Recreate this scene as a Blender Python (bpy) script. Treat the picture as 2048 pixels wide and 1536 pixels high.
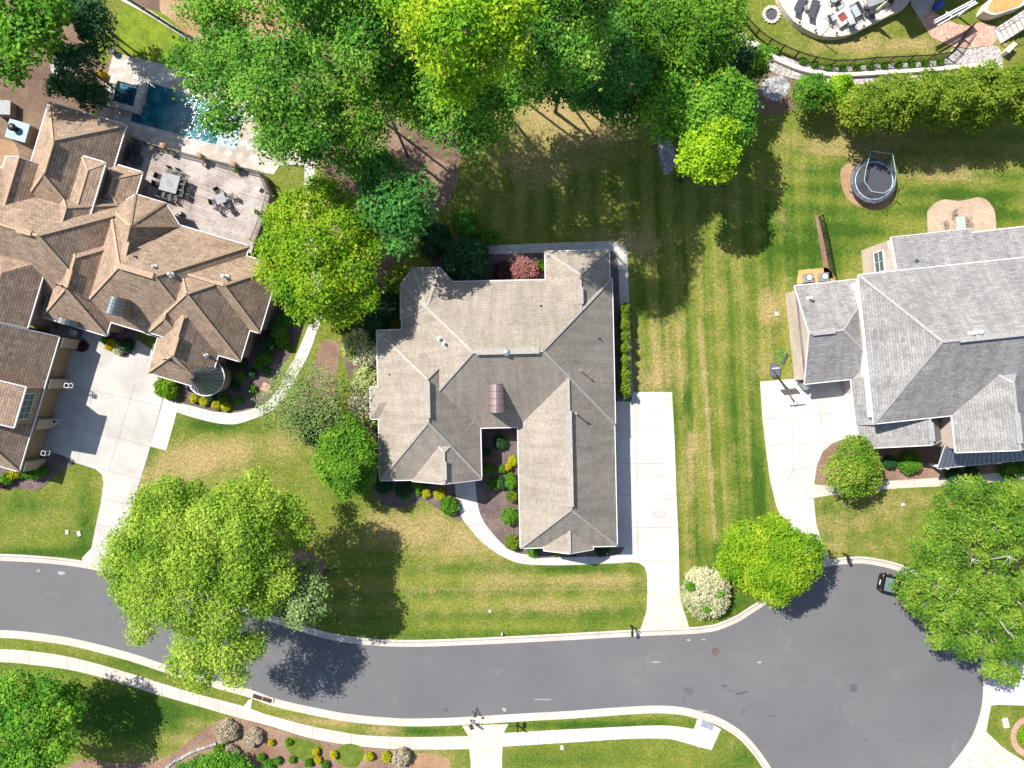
import bpy, math, random
import numpy as np
from mathutils import Vector, Matrix
from mathutils.bvhtree import BVHTree
for o in list(bpy.data.objects): bpy.data.objects.remove(o)
SC = bpy.context.scene; COL = SC.collection
# ---------------------------------------------------------------- camera, sky, sun, exposure
H = 71.0
cd = bpy.data.cameras.new("camera"); cam = bpy.data.objects.new("camera", cd); COL.objects.link(cam)
cam.location = (0, 0, H); cam.rotation_euler = (0, 0, 0)
cd.sensor_fit = 'HORIZONTAL'; cd.angle = 2*math.atan(51.2/H); cd.clip_start = 1; cd.clip_end = 3000
SC.camera = cam
EL = math.radians(50.6); AZ = math.atan2(-0.65, 0.5)
w = bpy.data.worlds.new("World"); SC.world = w; w.use_nodes = True
wn = w.node_tree.nodes; wn.clear()
sky = wn.new('ShaderNodeTexSky'); sky.sky_type = 'NISHITA'; sky.sun_disc = False
sky.sun_elevation = EL; sky.sun_rotation = AZ
bg = wn.new('ShaderNodeBackground'); bg.inputs[1].default_value = 0.105
wo = wn.new('ShaderNodeOutputWorld')
w.node_tree.links.new(sky.outputs[0], bg.inputs[0]); w.node_tree.links.new(bg.outputs[0], wo.inputs[0])
sl = bpy.data.lights.new("sun", 'SUN'); sl.energy = 5.0; sl.angle = math.radians(0.5); sl.color = (1, 0.95, 0.87)
sun = bpy.data.objects.new("sun", sl); COL.objects.link(sun)
sun.rotation_euler = Vector((0.65, -0.5, -1)).to_track_quat('-Z', 'Y').to_euler()
SC.view_settings.view_transform = 'Standard'; SC.view_settings.look = 'None'
SC.view_settings.exposure = 0.72; SC.view_settings.gamma = 1
# ---------------------------------------------------------------- helpers
def P(px, py, z=0.0):
    k = (H - z)/H/20.0
    return Vector(((px-1024)*k, (768-py)*k, z))
def tag(o, label=None, cat=None, group=None, kind=None):
    if label: o['label'] = label
    if cat: o['category'] = cat
    if group: o['group'] = group
    if kind: o['kind'] = kind
    return o
def empty(name, loc, rz=0, label=None, cat=None, group=None):
    o = bpy.data.objects.new(name, None); COL.objects.link(o)
    o.location = loc; o.rotation_euler = (0, 0, rz); o.empty_display_size = 0.3
    return tag(o, label, cat, group)
def kids(o): return [c for c in bpy.data.objects if c.parent == o]
def dup(root, loc, rz=0, label=None, group=None):
    def rec(o, par):
        c = o.copy(); COL.objects.link(c); c.parent = par
        for ch in list(o.children): rec(ch, c)
        return c
    r = rec(root, root.parent); r.location = loc; r.rotation_euler = (0, 0, rz)
    if label: r['label'] = label
    if group: r['group'] = group
    return r
class MB:
    def __init__(s): s.v = []; s.f = []; s.uv = []; s.m = []; s.has_uv = False
    def face(s, pts, m=0, uv=None):
        i = len(s.v); s.v += [tuple(p) for p in pts]; s.f.append(tuple(range(i, i+len(pts)))); s.m.append(m)
        s.uv.append(uv if uv else [(0, 0)]*len(pts))
        if uv: s.has_uv = True
    def mesh(s, verts, faces, m=0):
        i = len(s.v); s.v += [tuple(p) for p in verts]
        for f in faces: s.f.append(tuple(i+k for k in f)); s.m.append(m); s.uv.append([(0, 0)]*len(f))
    def box(s, c, d, rz=0, m=0, M=None):
        x, y, z = d[0]/2, d[1]/2, d[2]/2
        R = Matrix.Rotation(rz, 3, 'Z') if M is None else M
        vs = [Vector(c)+R@Vector(p) for p in ((-x,-y,-z),(x,-y,-z),(x,y,-z),(-x,y,-z),(-x,-y,z),(x,-y,z),(x,y,z),(-x,y,z))]
        s.mesh(vs, [(0,3,2,1),(4,5,6,7),(0,1,5,4),(1,2,6,5),(2,3,7,6),(3,0,4,7)], m)
    def bar(s, a, b, wd, ht=None, m=0, up=(0,0,1)):
        a = Vector(a); b = Vector(b); d = b-a; L = d.length
        if L < 1e-6: return
        d.normalize(); u = Vector(up)
        if abs(d.dot(u)) > .98: u = Vector((0, 1, 0))
        y = u.cross(d).normalized(); z = d.cross(y)
        s.box((a+b)/2, (L, wd, ht or wd), M=Matrix((d, y, z)).transposed(), m=m)
    def tube(s, pts, r, n=8, m=0, caps=True):
        pts = [Vector(p) for p in pts]; rs = r if isinstance(r, (list, tuple)) else [r]*len(pts)
        vs = []; k = len(pts)
        for i, p in enumerate(pts):
            d = (pts[min(i+1, k-1)]-pts[max(i-1, 0)]).normalized()
            u = Vector((0, 0, 1)) if abs(d.z) < .9 else Vector((1, 0, 0))
            x = d.cross(u).normalized(); y = d.cross(x)
            for j in range(n):
                t = 2*math.pi*j/n; vs.append(p+x*(rs[i]*math.cos(t))+y*(rs[i]*math.sin(t)))
        fs = [(i*n+j, i*n+(j+1) % n, (i+1)*n+(j+1) % n, (i+1)*n+j) for i in range(k-1) for j in range(n)]
        if caps: fs += [tuple(range(n))[::-1], tuple((k-1)*n+j for j in range(n))]
        s.mesh(vs, fs, m)
    def lathe(s, c, prof, n=24, m=0, a0=0, a1=2*math.pi):
        full = abs(a1-a0-2*math.pi) < 1e-6; N = n if full else n+1; vs = []
        for r, z in prof:
            for j in range(N):
                t = a0+(a1-a0)*j/n; vs.append((c[0]+r*math.cos(t), c[1]+r*math.sin(t), c[2]+z))
        fs = []
        for i in range(len(prof)-1):
            for j in range(n):
                j2 = (j+1) % N; fs.append((i*N+j, i*N+j2, (i+1)*N+j2, (i+1)*N+j))
        s.mesh(vs, fs, m)
    def prism(s, poly, z0, z1, m=0, bottom=True):
        n = len(poly); vs = [(p[0], p[1], z0) for p in poly]+[(p[0], p[1], z1) for p in poly]
        fs = [tuple(range(n, 2*n))]+([tuple(range(n))[::-1]] if bottom else [])+[(i, (i+1) % n, n+(i+1) % n, n+i) for i in range(n)]
        s.mesh(vs, fs, m)
    def build(s, name, mats, parent=None, smooth=False, loc=None):
        me = bpy.data.meshes.new(name); me.from_pydata([tuple(v) for v in s.v], [], s.f); 
        mats = mats if isinstance(mats, (list, tuple)) else [mats]
        for m in mats: me.materials.append(m)
        me.polygons.foreach_set('material_index', s.m)
        if s.has_uv:
            l = me.uv_layers.new(name='UVMap'); l.data.foreach_set('uv', [c for f in s.uv for p in f for c in p])
        if smooth: me.polygons.foreach_set('use_smooth', [True]*len(s.f))
        me.update(); o = bpy.data.objects.new(name, me); COL.objects.link(o)
        if parent: o.parent = parent
        if loc is not None:   # mesh was written in world space: move its origin to loc
            me.transform(Matrix.Translation(-Vector(loc))); o.location = loc
        return o
def wpart(mb, name, mats, root, smooth=False):
    """part written in world coordinates, parented to an unrotated root empty"""
    o = mb.build(name, mats, root, smooth); off = Vector(root.location); q = root.parent
    while q: off += Vector(q.location); q = q.parent
    o.data.transform(Matrix.Translation(-off)); return o
# ---------------------------------------------------------------- materials
MATS = {}
def newmat(name):
    m = bpy.data.materials.new(name); m.use_nodes = True; nt = m.node_tree; nt.nodes.clear()
    out = nt.nodes.new('ShaderNodeOutputMaterial'); b = nt.nodes.new('ShaderNodeBsdfPrincipled')
    nt.links.new(b.outputs[0], out.inputs[0]); MATS[name] = m
    return m, nt, b, out
def N(nt, t, **kw):
    n = nt.nodes.new(t)
    for k, v in kw.items():
        if k[0] == '_': setattr(n, k[1:], v)
        else: n.inputs[k.replace('~', ' ')].default_value = v
    return n
def ramp(nt, src, stops):
    r = nt.nodes.new('ShaderNodeValToRGB'); e = r.color_ramp.elements
    while len(e) < len(stops): e.new(.5)
    for i, (p, c) in enumerate(stops):
        e[i].position = p; e[i].color = (c[0], c[1], c[2], 1) if isinstance(c, (tuple, list)) else (c, c, c, 1)
    nt.links.new(src, r.inputs[0]); return r.outputs[0]
def mix(nt, fac, a, b, mode='MIX'):
    n = nt.nodes.new('ShaderNodeMix'); n.data_type = 'RGBA'; n.blend_type = mode
    for sock, v in ((n.inputs[0], fac), (n.inputs[6], a), (n.inputs[7], b)):
        if hasattr(v, 'links'): nt.links.new(v, sock)
        elif isinstance(v, (int, float)): sock.default_value = v
        else: sock.default_value = (v[0], v[1], v[2], 1)
    return n.outputs[2]
def noise(nt, scale, detail=4, rough=.6, co=None, dist=0, st=None):
    if st or co is None:
        tc = nt.nodes.new('ShaderNodeTexCoord') ; co2 = tc.outputs['Object'] if co is None else co
        if st:
            mp = N(nt, 'ShaderNodeMapping', Scale=st); nt.links.new(co2, mp.inputs[0]); co2 = mp.outputs[0]
        co = co2
    n = N(nt, 'ShaderNodeTexNoise', Scale=scale, Detail=detail, Roughness=rough, Distortion=dist)
    nt.links.new(co, n.inputs[0]); return n.outputs[0]
def bump(nt, b, src, strength=.4, dist=.02):
    n = N(nt, 'ShaderNodeBump', Strength=strength, Distance=dist); nt.links.new(src, n.inputs['Height'])
    nt.links.new(n.outputs[0], b.inputs['Normal'])
def simple(name, col, rough=.6, metal=0, var=.15, scale=3, spec=.4):
    m, nt, b, o = newmat(name)
    nz = noise(nt, scale, 5)
    c = ramp(nt, nz, [(.3, tuple(max(0, x*(1-var)) for x in col)), (.7, tuple(min(1, x*(1+var)) for x in col))])
    nt.links.new(c, b.inputs['Base Color']); b.inputs['Roughness'].default_value = rough
    b.inputs['Metallic'].default_value = metal; b.inputs['Specular IOR Level'].default_value = spec
    return m
def mottled(name, c1, c2, c3, s1=.35, s2=9, rough=.85, bmp=.3, fine=.35, stain=None, st=None):
    m, nt, b, o = newmat(name)
    a = noise(nt, s1, 5, .6); f = noise(nt, s2, 3, .7, st=st)
    c = ramp(nt, a, [(.3, c1), (.52, c2), (.72, c3)])
    g = ramp(nt, f, [(.3, 1-fine), (.7, 1+fine*.0+.0)]) if False else ramp(nt, f, [(.25, 1-fine), (.75, 1.0)])
    c = mix(nt, 1.0, c, g, 'MULTIPLY')
    if stain:
        sn = noise(nt, .16, 6, .75, dist=.6); c = mix(nt, ramp(nt, sn, [(.55, 0), (.75, .55)]), c, stain)
    nt.links.new(c, b.inputs['Base Color']); b.inputs['Roughness'].default_value = rough
    b.inputs['Specular IOR Level'].default_value = .25
    bump(nt, b, f, bmp, .03)
    return m
asphalt = mottled('asphalt', (.12,.12,.126), (.142,.142,.147), (.165,.164,.167), .09, 14, .8, .25, .2, st=None)
# faint long wheel streaks and pale scuffs on the asphalt
nt = asphalt.node_tree; b = [n for n in nt.nodes if n.type == 'BSDF_PRINCIPLED'][0]
src = b.inputs['Base Color'].links[0].from_socket
stq = noise(nt, .5, 4, .65, st=(.14, 1.6, 1)); c = mix(nt, ramp(nt, stq, [(.42, .45), (.62, 0)]), src, (.125,.125,.130))
wq = noise(nt, 1.7, 2, .5); w2 = noise(nt, .23, 4, .7)
c = mix(nt, ramp(nt, wq, [(.74, 0), (.80, .5)]), c, (.32,.315,.31)); c = mix(nt, ramp(nt, w2, [(.6, 0), (.8, .35)]), c, (.26,.255,.25))
tc = nt.nodes.new('ShaderNodeTexCoord'); dn = nt.nodes.new('ShaderNodeTexNoise'); dn.inputs['Scale'].default_value = .6; dn.inputs['Detail'].default_value = 5; nt.links.new(tc.outputs['Object'], dn.inputs[0])
va = nt.nodes.new('ShaderNodeVectorMath'); va.operation = 'MULTIPLY_ADD'; nt.links.new(dn.outputs['Color'], va.inputs[0]); va.inputs[1].default_value = (2.5, 2.5, 0); nt.links.new(tc.outputs['Object'], va.inputs[2])
ve = N(nt, 'ShaderNodeTexVoronoi', Scale=.11); ve.feature = 'DISTANCE_TO_EDGE'; nt.links.new(va.outputs[0], ve.inputs[0])
ck = ramp(nt, ve.outputs['Distance'], [(0, .3), (.005, 0)]); cm = noise(nt, .12, 2, .5)
c = mix(nt, mix(nt, 1, ck, ramp(nt, cm, [(.45, 0), (.6, 1)]), 'MULTIPLY'), c, (.07,.07,.075))
sp3 = noise(nt, 3.2, 2, .6); c = mix(nt, ramp(nt, sp3, [(.70, 0), (.76, .5)]), c, (.09,.09,.095)); c = mix(nt, ramp(nt, noise(nt, 5, 2, .9), [(.3, .35), (.5, 0)]), c, (.12,.12,.125))
nt.links.new(c, b.inputs['Base Color'])
concrete = mottled('concrete', (.37,.35,.32), (.46,.44,.41), (.53,.51,.475), .33, 4.5, .8, .12, .16, stain=(.36,.34,.32))
concrete_pink = mottled('concrete_pink', (.45,.39,.335), (.53,.47,.415), (.58,.53,.475), .4, 4.5, .8, .12, .16, stain=(.42,.35,.29))
concrete_new = mottled('concrete_new', (.45,.425,.39), (.54,.515,.48), (.60,.58,.55), .3, 4.5, .8, .1, .13, stain=(.40,.37,.335))
joint_m = simple('joint', (.30, .27, .24), .9)
mulch_brown = mottled('mulch_brown', (.28,.17,.115), (.37,.24,.17), (.46,.31,.22), .5, 7, .95, 4, .62)
mulch_dark = mottled('mulch_dark', (.17,.12,.12), (.26,.19,.175), (.36,.27,.24), .6, 8, .95, 4, .7)
leaf_litter = mottled('leaf_litter', (.16,.105,.075), (.27,.18,.125), (.40,.29,.20), .22, 6, .95, 4, .6)
pine_straw = mottled('pine_straw', (.36,.2,.1), (.5,.32,.18), (.56,.4,.25), .3, 8, .95, 4, .45)
straw_orange = mottled('straw_orange', (.5,.28,.09), (.6,.36,.14), (.62,.4,.18), .6, 10, .95, .4, .4)
def stones(name, cols, scale, gap=.06, dark=(.1,.09,.08), rnd=1.0, bmp=.5):
    m, nt, b, o = newmat(name); tc = nt.nodes.new('ShaderNodeTexCoord')
    v = N(nt, 'ShaderNodeTexVoronoi', Scale=scale, Randomness=rnd); v.feature = 'F1'; nt.links.new(tc.outputs['Object'], v.inputs[0])
    e = N(nt, 'ShaderNodeTexVoronoi', Scale=scale, Randomness=rnd); e.feature = 'DISTANCE_TO_EDGE'; nt.links.new(tc.outputs['Object'], e.inputs[0])
    sp = nt.nodes.new('ShaderNodeSeparateColor'); nt.links.new(v.outputs['Color'], sp.inputs[0])
    c = ramp(nt, sp.outputs[0], [(i/(len(cols)-1), k) for i, k in enumerate(cols)])
    c = mix(nt, ramp(nt, e.outputs['Distance'], [(0, 0), (gap, 1)]), dark, c)
    nt.links.new(c, b.inputs['Base Color']); b.inputs['Roughness'].default_value = .85
    bump(nt, b, ramp(nt, e.outputs['Distance'], [(0, 0), (.3, 1)]), bmp, .05)
    return m
pebbles = stones('pebbles', [(.3,.28,.27), (.55,.5,.48), (.68,.64,.62), (.45,.36,.3)], 5.5, .12)
stamped = stones('stamped', [(.50,.40,.31), (.60,.50,.41), (.63,.55,.47)], 2.6, .05, (.42,.32,.24), .9, .2)
brickpave_r = stones('brick_red_paving', [(.42,.22,.16), (.52,.31,.24), (.58,.38,.3)], 4.5, .08, (.3,.17,.12), .35, .2)
rubble = stones('rubble', [(.3,.3,.31), (.45,.44,.45), (.2,.19,.2)], 2.5, .1)
def bricks(name, c1, c2, mort, bw=.3, bh=.12, msz=.015, co='Object', off=.5, vary=None, rough=.85, bmp=.3, rz=0, fine=.15, wall=False):
    m, nt, b, o = newmat(name); tc = nt.nodes.new('ShaderNodeTexCoord'); src = tc.outputs[co]
    if wall:   # walls: run courses along horizontal direction, use x+y for width and z for height
        sp = nt.nodes.new('ShaderNodeSeparateXYZ'); nt.links.new(src, sp.inputs[0])
        ad = N(nt, 'ShaderNodeMath', _operation='ADD'); nt.links.new(sp.outputs[0], ad.inputs[0]); nt.links.new(sp.outputs[1], ad.inputs[1])
        cb = nt.nodes.new('ShaderNodeCombineXYZ'); nt.links.new(ad.outputs[0], cb.inputs[0]); nt.links.new(sp.outputs[2], cb.inputs[1]); src = cb.outputs[0]
    if rz:
        mp = N(nt, 'ShaderNodeMapping', Rotation=(0, 0, rz)); nt.links.new(src, mp.inputs[0]); src = mp.outputs[0]
    k = N(nt, 'ShaderNodeTexBrick', Scale=1.0); k.offset = off
    k.inputs['Mortar Size'].default_value = msz; k.inputs['Brick Width'].default_value = bw; k.inputs['Row Height'].default_value = bh
    k.inputs['Color1'].default_value = (*c1, 1); k.inputs['Color2'].default_value = (*c2, 1); k.inputs['Mortar'].default_value = (*mort, 1)
    k.inputs['Mortar Smooth'].default_value = .3
    nt.links.new(src, k.inputs[0]); c = k.outputs[0]
    a = noise(nt, .45, 5, .7); c = mix(nt, 1, c, ramp(nt, a, [(.25, .72), (.75, 1.12)]), 'MULTIPLY')
    f = noise(nt, 8, 3, .7); c = mix(nt, 1, c, ramp(nt, f, [(.25, 1-2*fine), (.75, 1+fine)]), 'MULTIPLY')
    nt.links.new(c, b.inputs['Base Color']); b.inputs['Roughness'].default_value = rough; b.inputs['Specular IOR Level'].default_value = .2
    bump(nt, b, k.outputs[1], -bmp, .02)
    return m
def shingles(name, c1, c2, dark, row=.2, wd=.34, k2=.8, ln=1):
    kk, lk = k2, ln
    m, nt, b, o = newmat(name); tc = nt.nodes.new('ShaderNodeTexCoord'); uv = tc.outputs['UV']
    k = N(nt, 'ShaderNodeTexBrick', Scale=1.0); k.offset = .5
    for a, v in (('Mortar Size', .018), ('Brick Width', wd), ('Row Height', row), ('Mortar Smooth', .5), ('Bias', .0)): k.inputs[a].default_value = v
    k.inputs['Color1'].default_value = (*c1, 1); k.inputs['Color2'].default_value = (*c2, 1); k.inputs['Mortar'].default_value = (*dark, 1)
    nt.links.new(uv, k.inputs[0]); c = k.outputs[0]
    k2 = N(nt, 'ShaderNodeTexBrick', Scale=1.0); k2.offset = .37     # scattered darker tabs of the laminated shingle
    for a, v in (('Mortar Size', .0), ('Brick Width', wd*1.7), ('Row Height', row), ('Bias', -.35)): k2.inputs[a].default_value = v
    k2.inputs['Color1'].default_value = (1, 1, 1, 1); k2.inputs['Color2'].default_value = (.62, .6, .58, 1)
    nt.links.new(uv, k2.inputs[0]); c = mix(nt, kk, c, k2.outputs[0], 'MULTIPLY')
    a = noise(nt, .3, 5, .7); c = mix(nt, 1, c, ramp(nt, a, [(.3, .84), (.7, 1.1)]), 'MULTIPLY')
    st_ = noise(nt, 1.3, 4, .7, co=uv, st=(1, .12, 1)); c = mix(nt, 1, c, ramp(nt, st_, [(.35, .82), (.6, 1.04)]), 'MULTIPLY')
    f = noise(nt, 5, 3, .8); c = mix(nt, 1, c, ramp(nt, f, [(.25, .72), (.75, 1.22)]), 'MULTIPLY')
    nt.links.new(c, b.inputs['Base Color']); b.inputs['Roughness'].default_value = .9; b.inputs['Specular IOR Level'].default_value = .15
    sp = nt.nodes.new('ShaderNodeSeparateXYZ'); nt.links.new(uv, sp.inputs[0])
    dv = N(nt, 'ShaderNodeMath', _operation='DIVIDE'); nt.links.new(sp.outputs[1], dv.inputs[0]); dv.inputs[1].default_value = row
    fr = N(nt, 'ShaderNodeMath', _operation='FRACT'); nt.links.new(dv.outputs[0], fr.inputs[0])
    ln = ramp(nt, fr.outputs[0], [(0, .66), (.22, .74), (.34, 1.0), (.96, 1.05)])      # shadow row at the butt edge of every course, painted into the colour
    sq = noise(nt, 3.2, 2, .6); c = mix(nt, ramp(nt, sq, [(.35, .4*lk), (.65, lk)]), c, mix(nt, 1, c, ln, 'MULTIPLY'))
    nt.links.new(c, b.inputs['Base Color']); bump(nt, b, f, .25, .03)
    return m
sh_grey = shingles('shingles_taupe', (.355,.31,.258), (.33,.29,.242), (.27,.235,.195), .2, .34, k2=.35, ln=.45)
sh_brown = shingles('shingles_brown', (.44,.325,.235), (.345,.25,.18), (.18,.12,.09), .24, .36, k2=.8, ln=1)
sh_lt = shingles('shingles_grey', (.33,.322,.315), (.27,.262,.257), (.19,.183,.183), .24, .42, k2=.6, ln=.5)
cap_grey = simple('cap_taupe', (.33,.30,.265), .9, var=.25, scale=5); cap_brown = simple('cap_brown', (.37,.27,.18), .9, var=.25, scale=5); cap_lt = simple('cap_grey', (.31,.3,.295), .9, var=.2, scale=5)
brick_br = bricks('brick_brown', (.36,.25,.17), (.26,.17,.12), (.34,.3,.25), wall=True)
brick_lt = bricks('brick_pale', (.62,.5,.42), (.56,.43,.35), (.62,.57,.52), wall=True)
brick_tan = bricks('brick_tan', (.5,.36,.26), (.42,.29,.2), (.5,.45,.38), wall=True)
paver_tan = bricks('paver_tan', (.52,.40,.30), (.44,.32,.24), (.38,.29,.22), .32, .16, .012)
brick_edge = bricks('brick_edging', (.5,.3,.2), (.42,.24,.17), (.4,.34,.28), .2, .1, .01)
traver = bricks('travertine', (.60,.56,.50), (.40,.34,.28), (.36,.33,.29), .75, .55, .02, rz=math.radians(-16), off=.33, fine=.08, bmp=.1)
boards = bricks('deck_boards', (.46,.40,.36), (.35,.27,.235), (.14,.11,.10), 4.5, .2, .03, rz=math.radians(16.5), off=.4, fine=.2)
nt = boards.node_tree; b = [n for n in nt.nodes if n.type == 'BSDF_PRINCIPLED'][0]; src = b.inputs['Base Color'].links[0].from_socket
g = noise(nt, .55, 5, .7); nt.links.new(mix(nt, ramp(nt, g, [(.42, 0), (.62, .5)]), src, (.52,.48,.45)), b.inputs['Base Color'])
siding = bricks('siding', (.72,.71,.70), (.68,.67,.66), (.45,.45,.45), 50, .2, .012, fine=.03, wall=True)
white = simple('white_trim', (.72,.71,.73), .5, var=.06)
stucco = simple('cream_stone', (.62,.55,.46), .8, var=.12)
black = simple('black_metal', (.02,.02,.022), .45, .3)
dgrey = simple('dark_grey', (.07,.07,.08), .6)
gutter_m = simple('gutter', (.66,.64,.68), .45, var=.08)
metal_br = simple('seam_brown', (.28,.21,.2), .4, .5)
metal_gr = simple('seam_grey', (.2,.23,.235), .4, .5)
metal_bl = simple('seam_slate', (.17,.19,.24), .45, .4)
galv = simple('galvanised', (.55,.56,.58), .35, .7)
seam_d = simple('seam_dark', (.06,.06,.07), .6)
wood = simple('brown_wood', (.30,.19,.11), .7, var=.25)
bark = mottled('bark', (.10,.08,.065), (.16,.13,.11), (.24,.20,.17), 2, 14, .9, .6, .4)
bark_pale = mottled('bark_pale', (.30,.28,.26), (.42,.39,.37), (.52,.49,.47), 2, 12, .9, .5, .3)
glass, nt, b, o = newmat('window_glass'); b.inputs['Base Color'].default_value = (.09, .13, .15, 1); b.inputs['Roughness'].default_value = .08; b.inputs['Specular IOR Level'].default_value = .8
water, nt, b, o = newmat('water'); b.inputs['Roughness'].default_value = .1; b.inputs['Specular IOR Level'].default_value = .3
cw = noise(nt, .8, 5, .7); nt.links.new(ramp(nt, cw, [(.3, (.006,.06,.085)), (.5, (.012,.11,.14)), (.62, (.03,.19,.21)), (.75, (.09,.34,.35))]), b.inputs['Base Color'])
bump(nt, b, noise(nt, 2.2, 4, .65, dist=.8), .25, .08)
water_sh = simple('shallow_water', (.30,.36,.38), .15, var=.2, scale=1.5)
cloth_grey = simple('grey_cushion', (.33,.38,.40), .85, var=.1)
cloth_navy = simple('navy_cloth', (.05,.05,.12), .8)
cloth_blue = simple('blue_cover', (.02,.07,.35), .6, var=.4)
cream = simple('cream_canvas', (.55,.52,.38), .85)
slate_top = simple('stone_top', (.24,.25,.25), .6, var=.25, scale=5)
skin = simple('skin', (.55,.34,.24), .5)
hairm = simple('dark_hair', (.03,.02,.018), .6)
mat_blk = simple('mat_black', (.055,.055,.075), .75, var=.1)
pad_m = simple('pad_grey', (.09,.10,.13), .6, var=.35, scale=4)
rim_m = simple('rim_teal', (.45,.6,.6), .5)
green_pl = simple('green_plastic', (.05,.38,.14), .5)
car_paint = simple('car_black', (.012,.010,.014), .15, .2, spec=.8)
red_l = simple('red_lens', (.35,.02,.02), .3)
box_gr = simple('box_green', (.32,.42,.38), .6)
box_wh = simple('box_pale', (.6,.6,.57), .6)
rust = simple('rusty_iron', (.12,.06,.05), .8, var=.4)
gunmetal = simple('pole_tan', (.4,.34,.22), .5)
net, nt, b, o = newmat('net'); b.inputs['Base Color'].default_value = (.12, .13, .14, 1)
tr = nt.nodes.new('ShaderNodeBsdfTransparent'); mx = nt.nodes.new('ShaderNodeMixShader')
nn = noise(nt, 26, 2, .7); mx.inputs[0].default_value = .4
nt.links.new(ramp(nt, nn, [(.35, .2), (.65, .6)]), mx.inputs[0])
nt.links.new(tr.outputs[0], mx.inputs[1]); nt.links.new(b.outputs[0], mx.inputs[2]); nt.links.new(mx.outputs[0], o.inputs[0])
mesh_m, nt, b, o = newmat('fence_mesh'); b.inputs['Base Color'].default_value = (.02, .02, .02, 1)
def leafmat(name, cs, transl=.3, scale=.35):
    m, nt, b, o = newmat(name)
    at = nt.nodes.new('ShaderNodeAttribute'); at.attribute_name = 'rnd'
    big = noise(nt, scale, 3, .6)
    ad = N(nt, 'ShaderNodeMath', _operation='MULTIPLY_ADD'); nt.links.new(big, ad.inputs[0]); ad.inputs[1].default_value = 1.5; ad.inputs[2].default_value = -.55
    mn = N(nt, 'ShaderNodeMath', _operation='MULTIPLY_ADD'); nt.links.new(at.outputs['Fac'], mn.inputs[0]); mn.inputs[1].default_value = .6
    nt.links.new(ad.outputs[0], mn.inputs[2])
    c = ramp(nt, mn.outputs[0], [(i/(len(cs)-1), k) for i, k in enumerate(cs)])
    nt.links.new(c, b.inputs['Base Color']); b.inputs['Roughness'].default_value = .6; b.inputs['Specular IOR Level'].default_value = .12
    t = nt.nodes.new('ShaderNodeBsdfTranslucent'); nt.links.new(mix(nt, .5, c, (.35,.5,.05), 'OVERLAY'), t.inputs[0])
    mx = nt.nodes.new('ShaderNodeMixShader'); mx.inputs[0].default_value = transl
    nt.links.new(b.outputs[0], mx.inputs[1]); nt.links.new(t.outputs[0], mx.inputs[2]); nt.links.new(mx.outputs[0], o.inputs[0])
    return m
L = {
 'green': leafmat('leaf_green', [(.025,.10,.015), (.075,.24,.025), (.18,.38,.04), (.40,.54,.09)]),
 'bluegreen': leafmat('leaf_bluegreen', [(.02,.09,.02), (.05,.2,.035), (.11,.31,.05), (.22,.44,.10)]),
 'lime': leafmat('leaf_lime', [(.05,.16,.008), (.14,.31,.012), (.29,.44,.02), (.50,.57,.04)], .35),
 'yellow': leafmat('leaf_yellow', [(.05,.19,.01), (.16,.36,.015), (.36,.52,.02), (.60,.64,.04)], .35),
 'bright': leafmat('leaf_bright', [(.03,.12,.012), (.08,.25,.02), (.18,.39,.03), (.40,.55,.07)]),
 'pale': leafmat('leaf_pale', [(.07,.18,.015), (.19,.34,.03), (.36,.50,.055), (.58,.66,.14)], .35),
 'olive': leafmat('leaf_olive', [(.04,.10,.012), (.12,.21,.02), (.27,.36,.03), (.5,.5,.07)]),
 'dark': leafmat('leaf_dark', [(.015,.05,.018), (.03,.09,.03), (.05,.13,.045), (.09,.2,.07)], .15),
 'mid': leafmat('leaf_mid', [(.025,.10,.01), (.08,.22,.018), (.16,.34,.025), (.32,.48,.05)]),
 'magnolia': leafmat('leaf_magnolia', [(.02,.075,.01), (.08,.19,.018), (.19,.33,.03), (.42,.48,.09)]),
 'white': leafmat('leaf_white', [(.14,.24,.04), (.5,.5,.3), (.75,.72,.5), (.85,.8,.62)]),
 'cream': leafmat('leaf_cream', [(.13,.22,.03), (.34,.42,.11), (.6,.62,.28), (.75,.75,.45)]),
 'silver': leafmat('leaf_silver', [(.08,.15,.03), (.18,.28,.08), (.30,.42,.15), (.48,.56,.3)]),
 'pink': leafmat('leaf_pink', [(.2,.08,.07), (.38,.16,.15), (.52,.25,.22), (.62,.36,.3)]),
 'yellowgreen': leafmat('leaf_yellowgreen', [(.06,.20,.006), (.17,.38,.01), (.36,.55,.02), (.58,.65,.04)]),
 'bronze': leafmat('leaf_bronze', [(.05,.13,.012), (.13,.26,.02), (.28,.38,.04), (.42,.34,.15)]),
 'sparse': leafmat('leaf_sparse', [(.08,.15,.035), (.16,.26,.06), (.28,.36,.12), (.30,.27,.18)]),
 'gold': leafmat('leaf_gold', [(.26,.22,.01), (.5,.4,.015), (.62,.48,.02), (.6,.36,.03)]),
 'blond': leafmat('leaf_blond', [(.28,.22,.15), (.48,.4,.3), (.62,.55,.42), (.72,.67,.55)]),
 'yellowshrub': leafmat('leaf_yellow_shrub', [(.22,.28,.01), (.45,.45,.02), (.62,.58,.02), (.7,.64,.04)]),
 'maroon': leafmat('leaf_maroon', [(.06,.02,.03), (.12,.04,.05), (.18,.06,.07)]),
}
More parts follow.
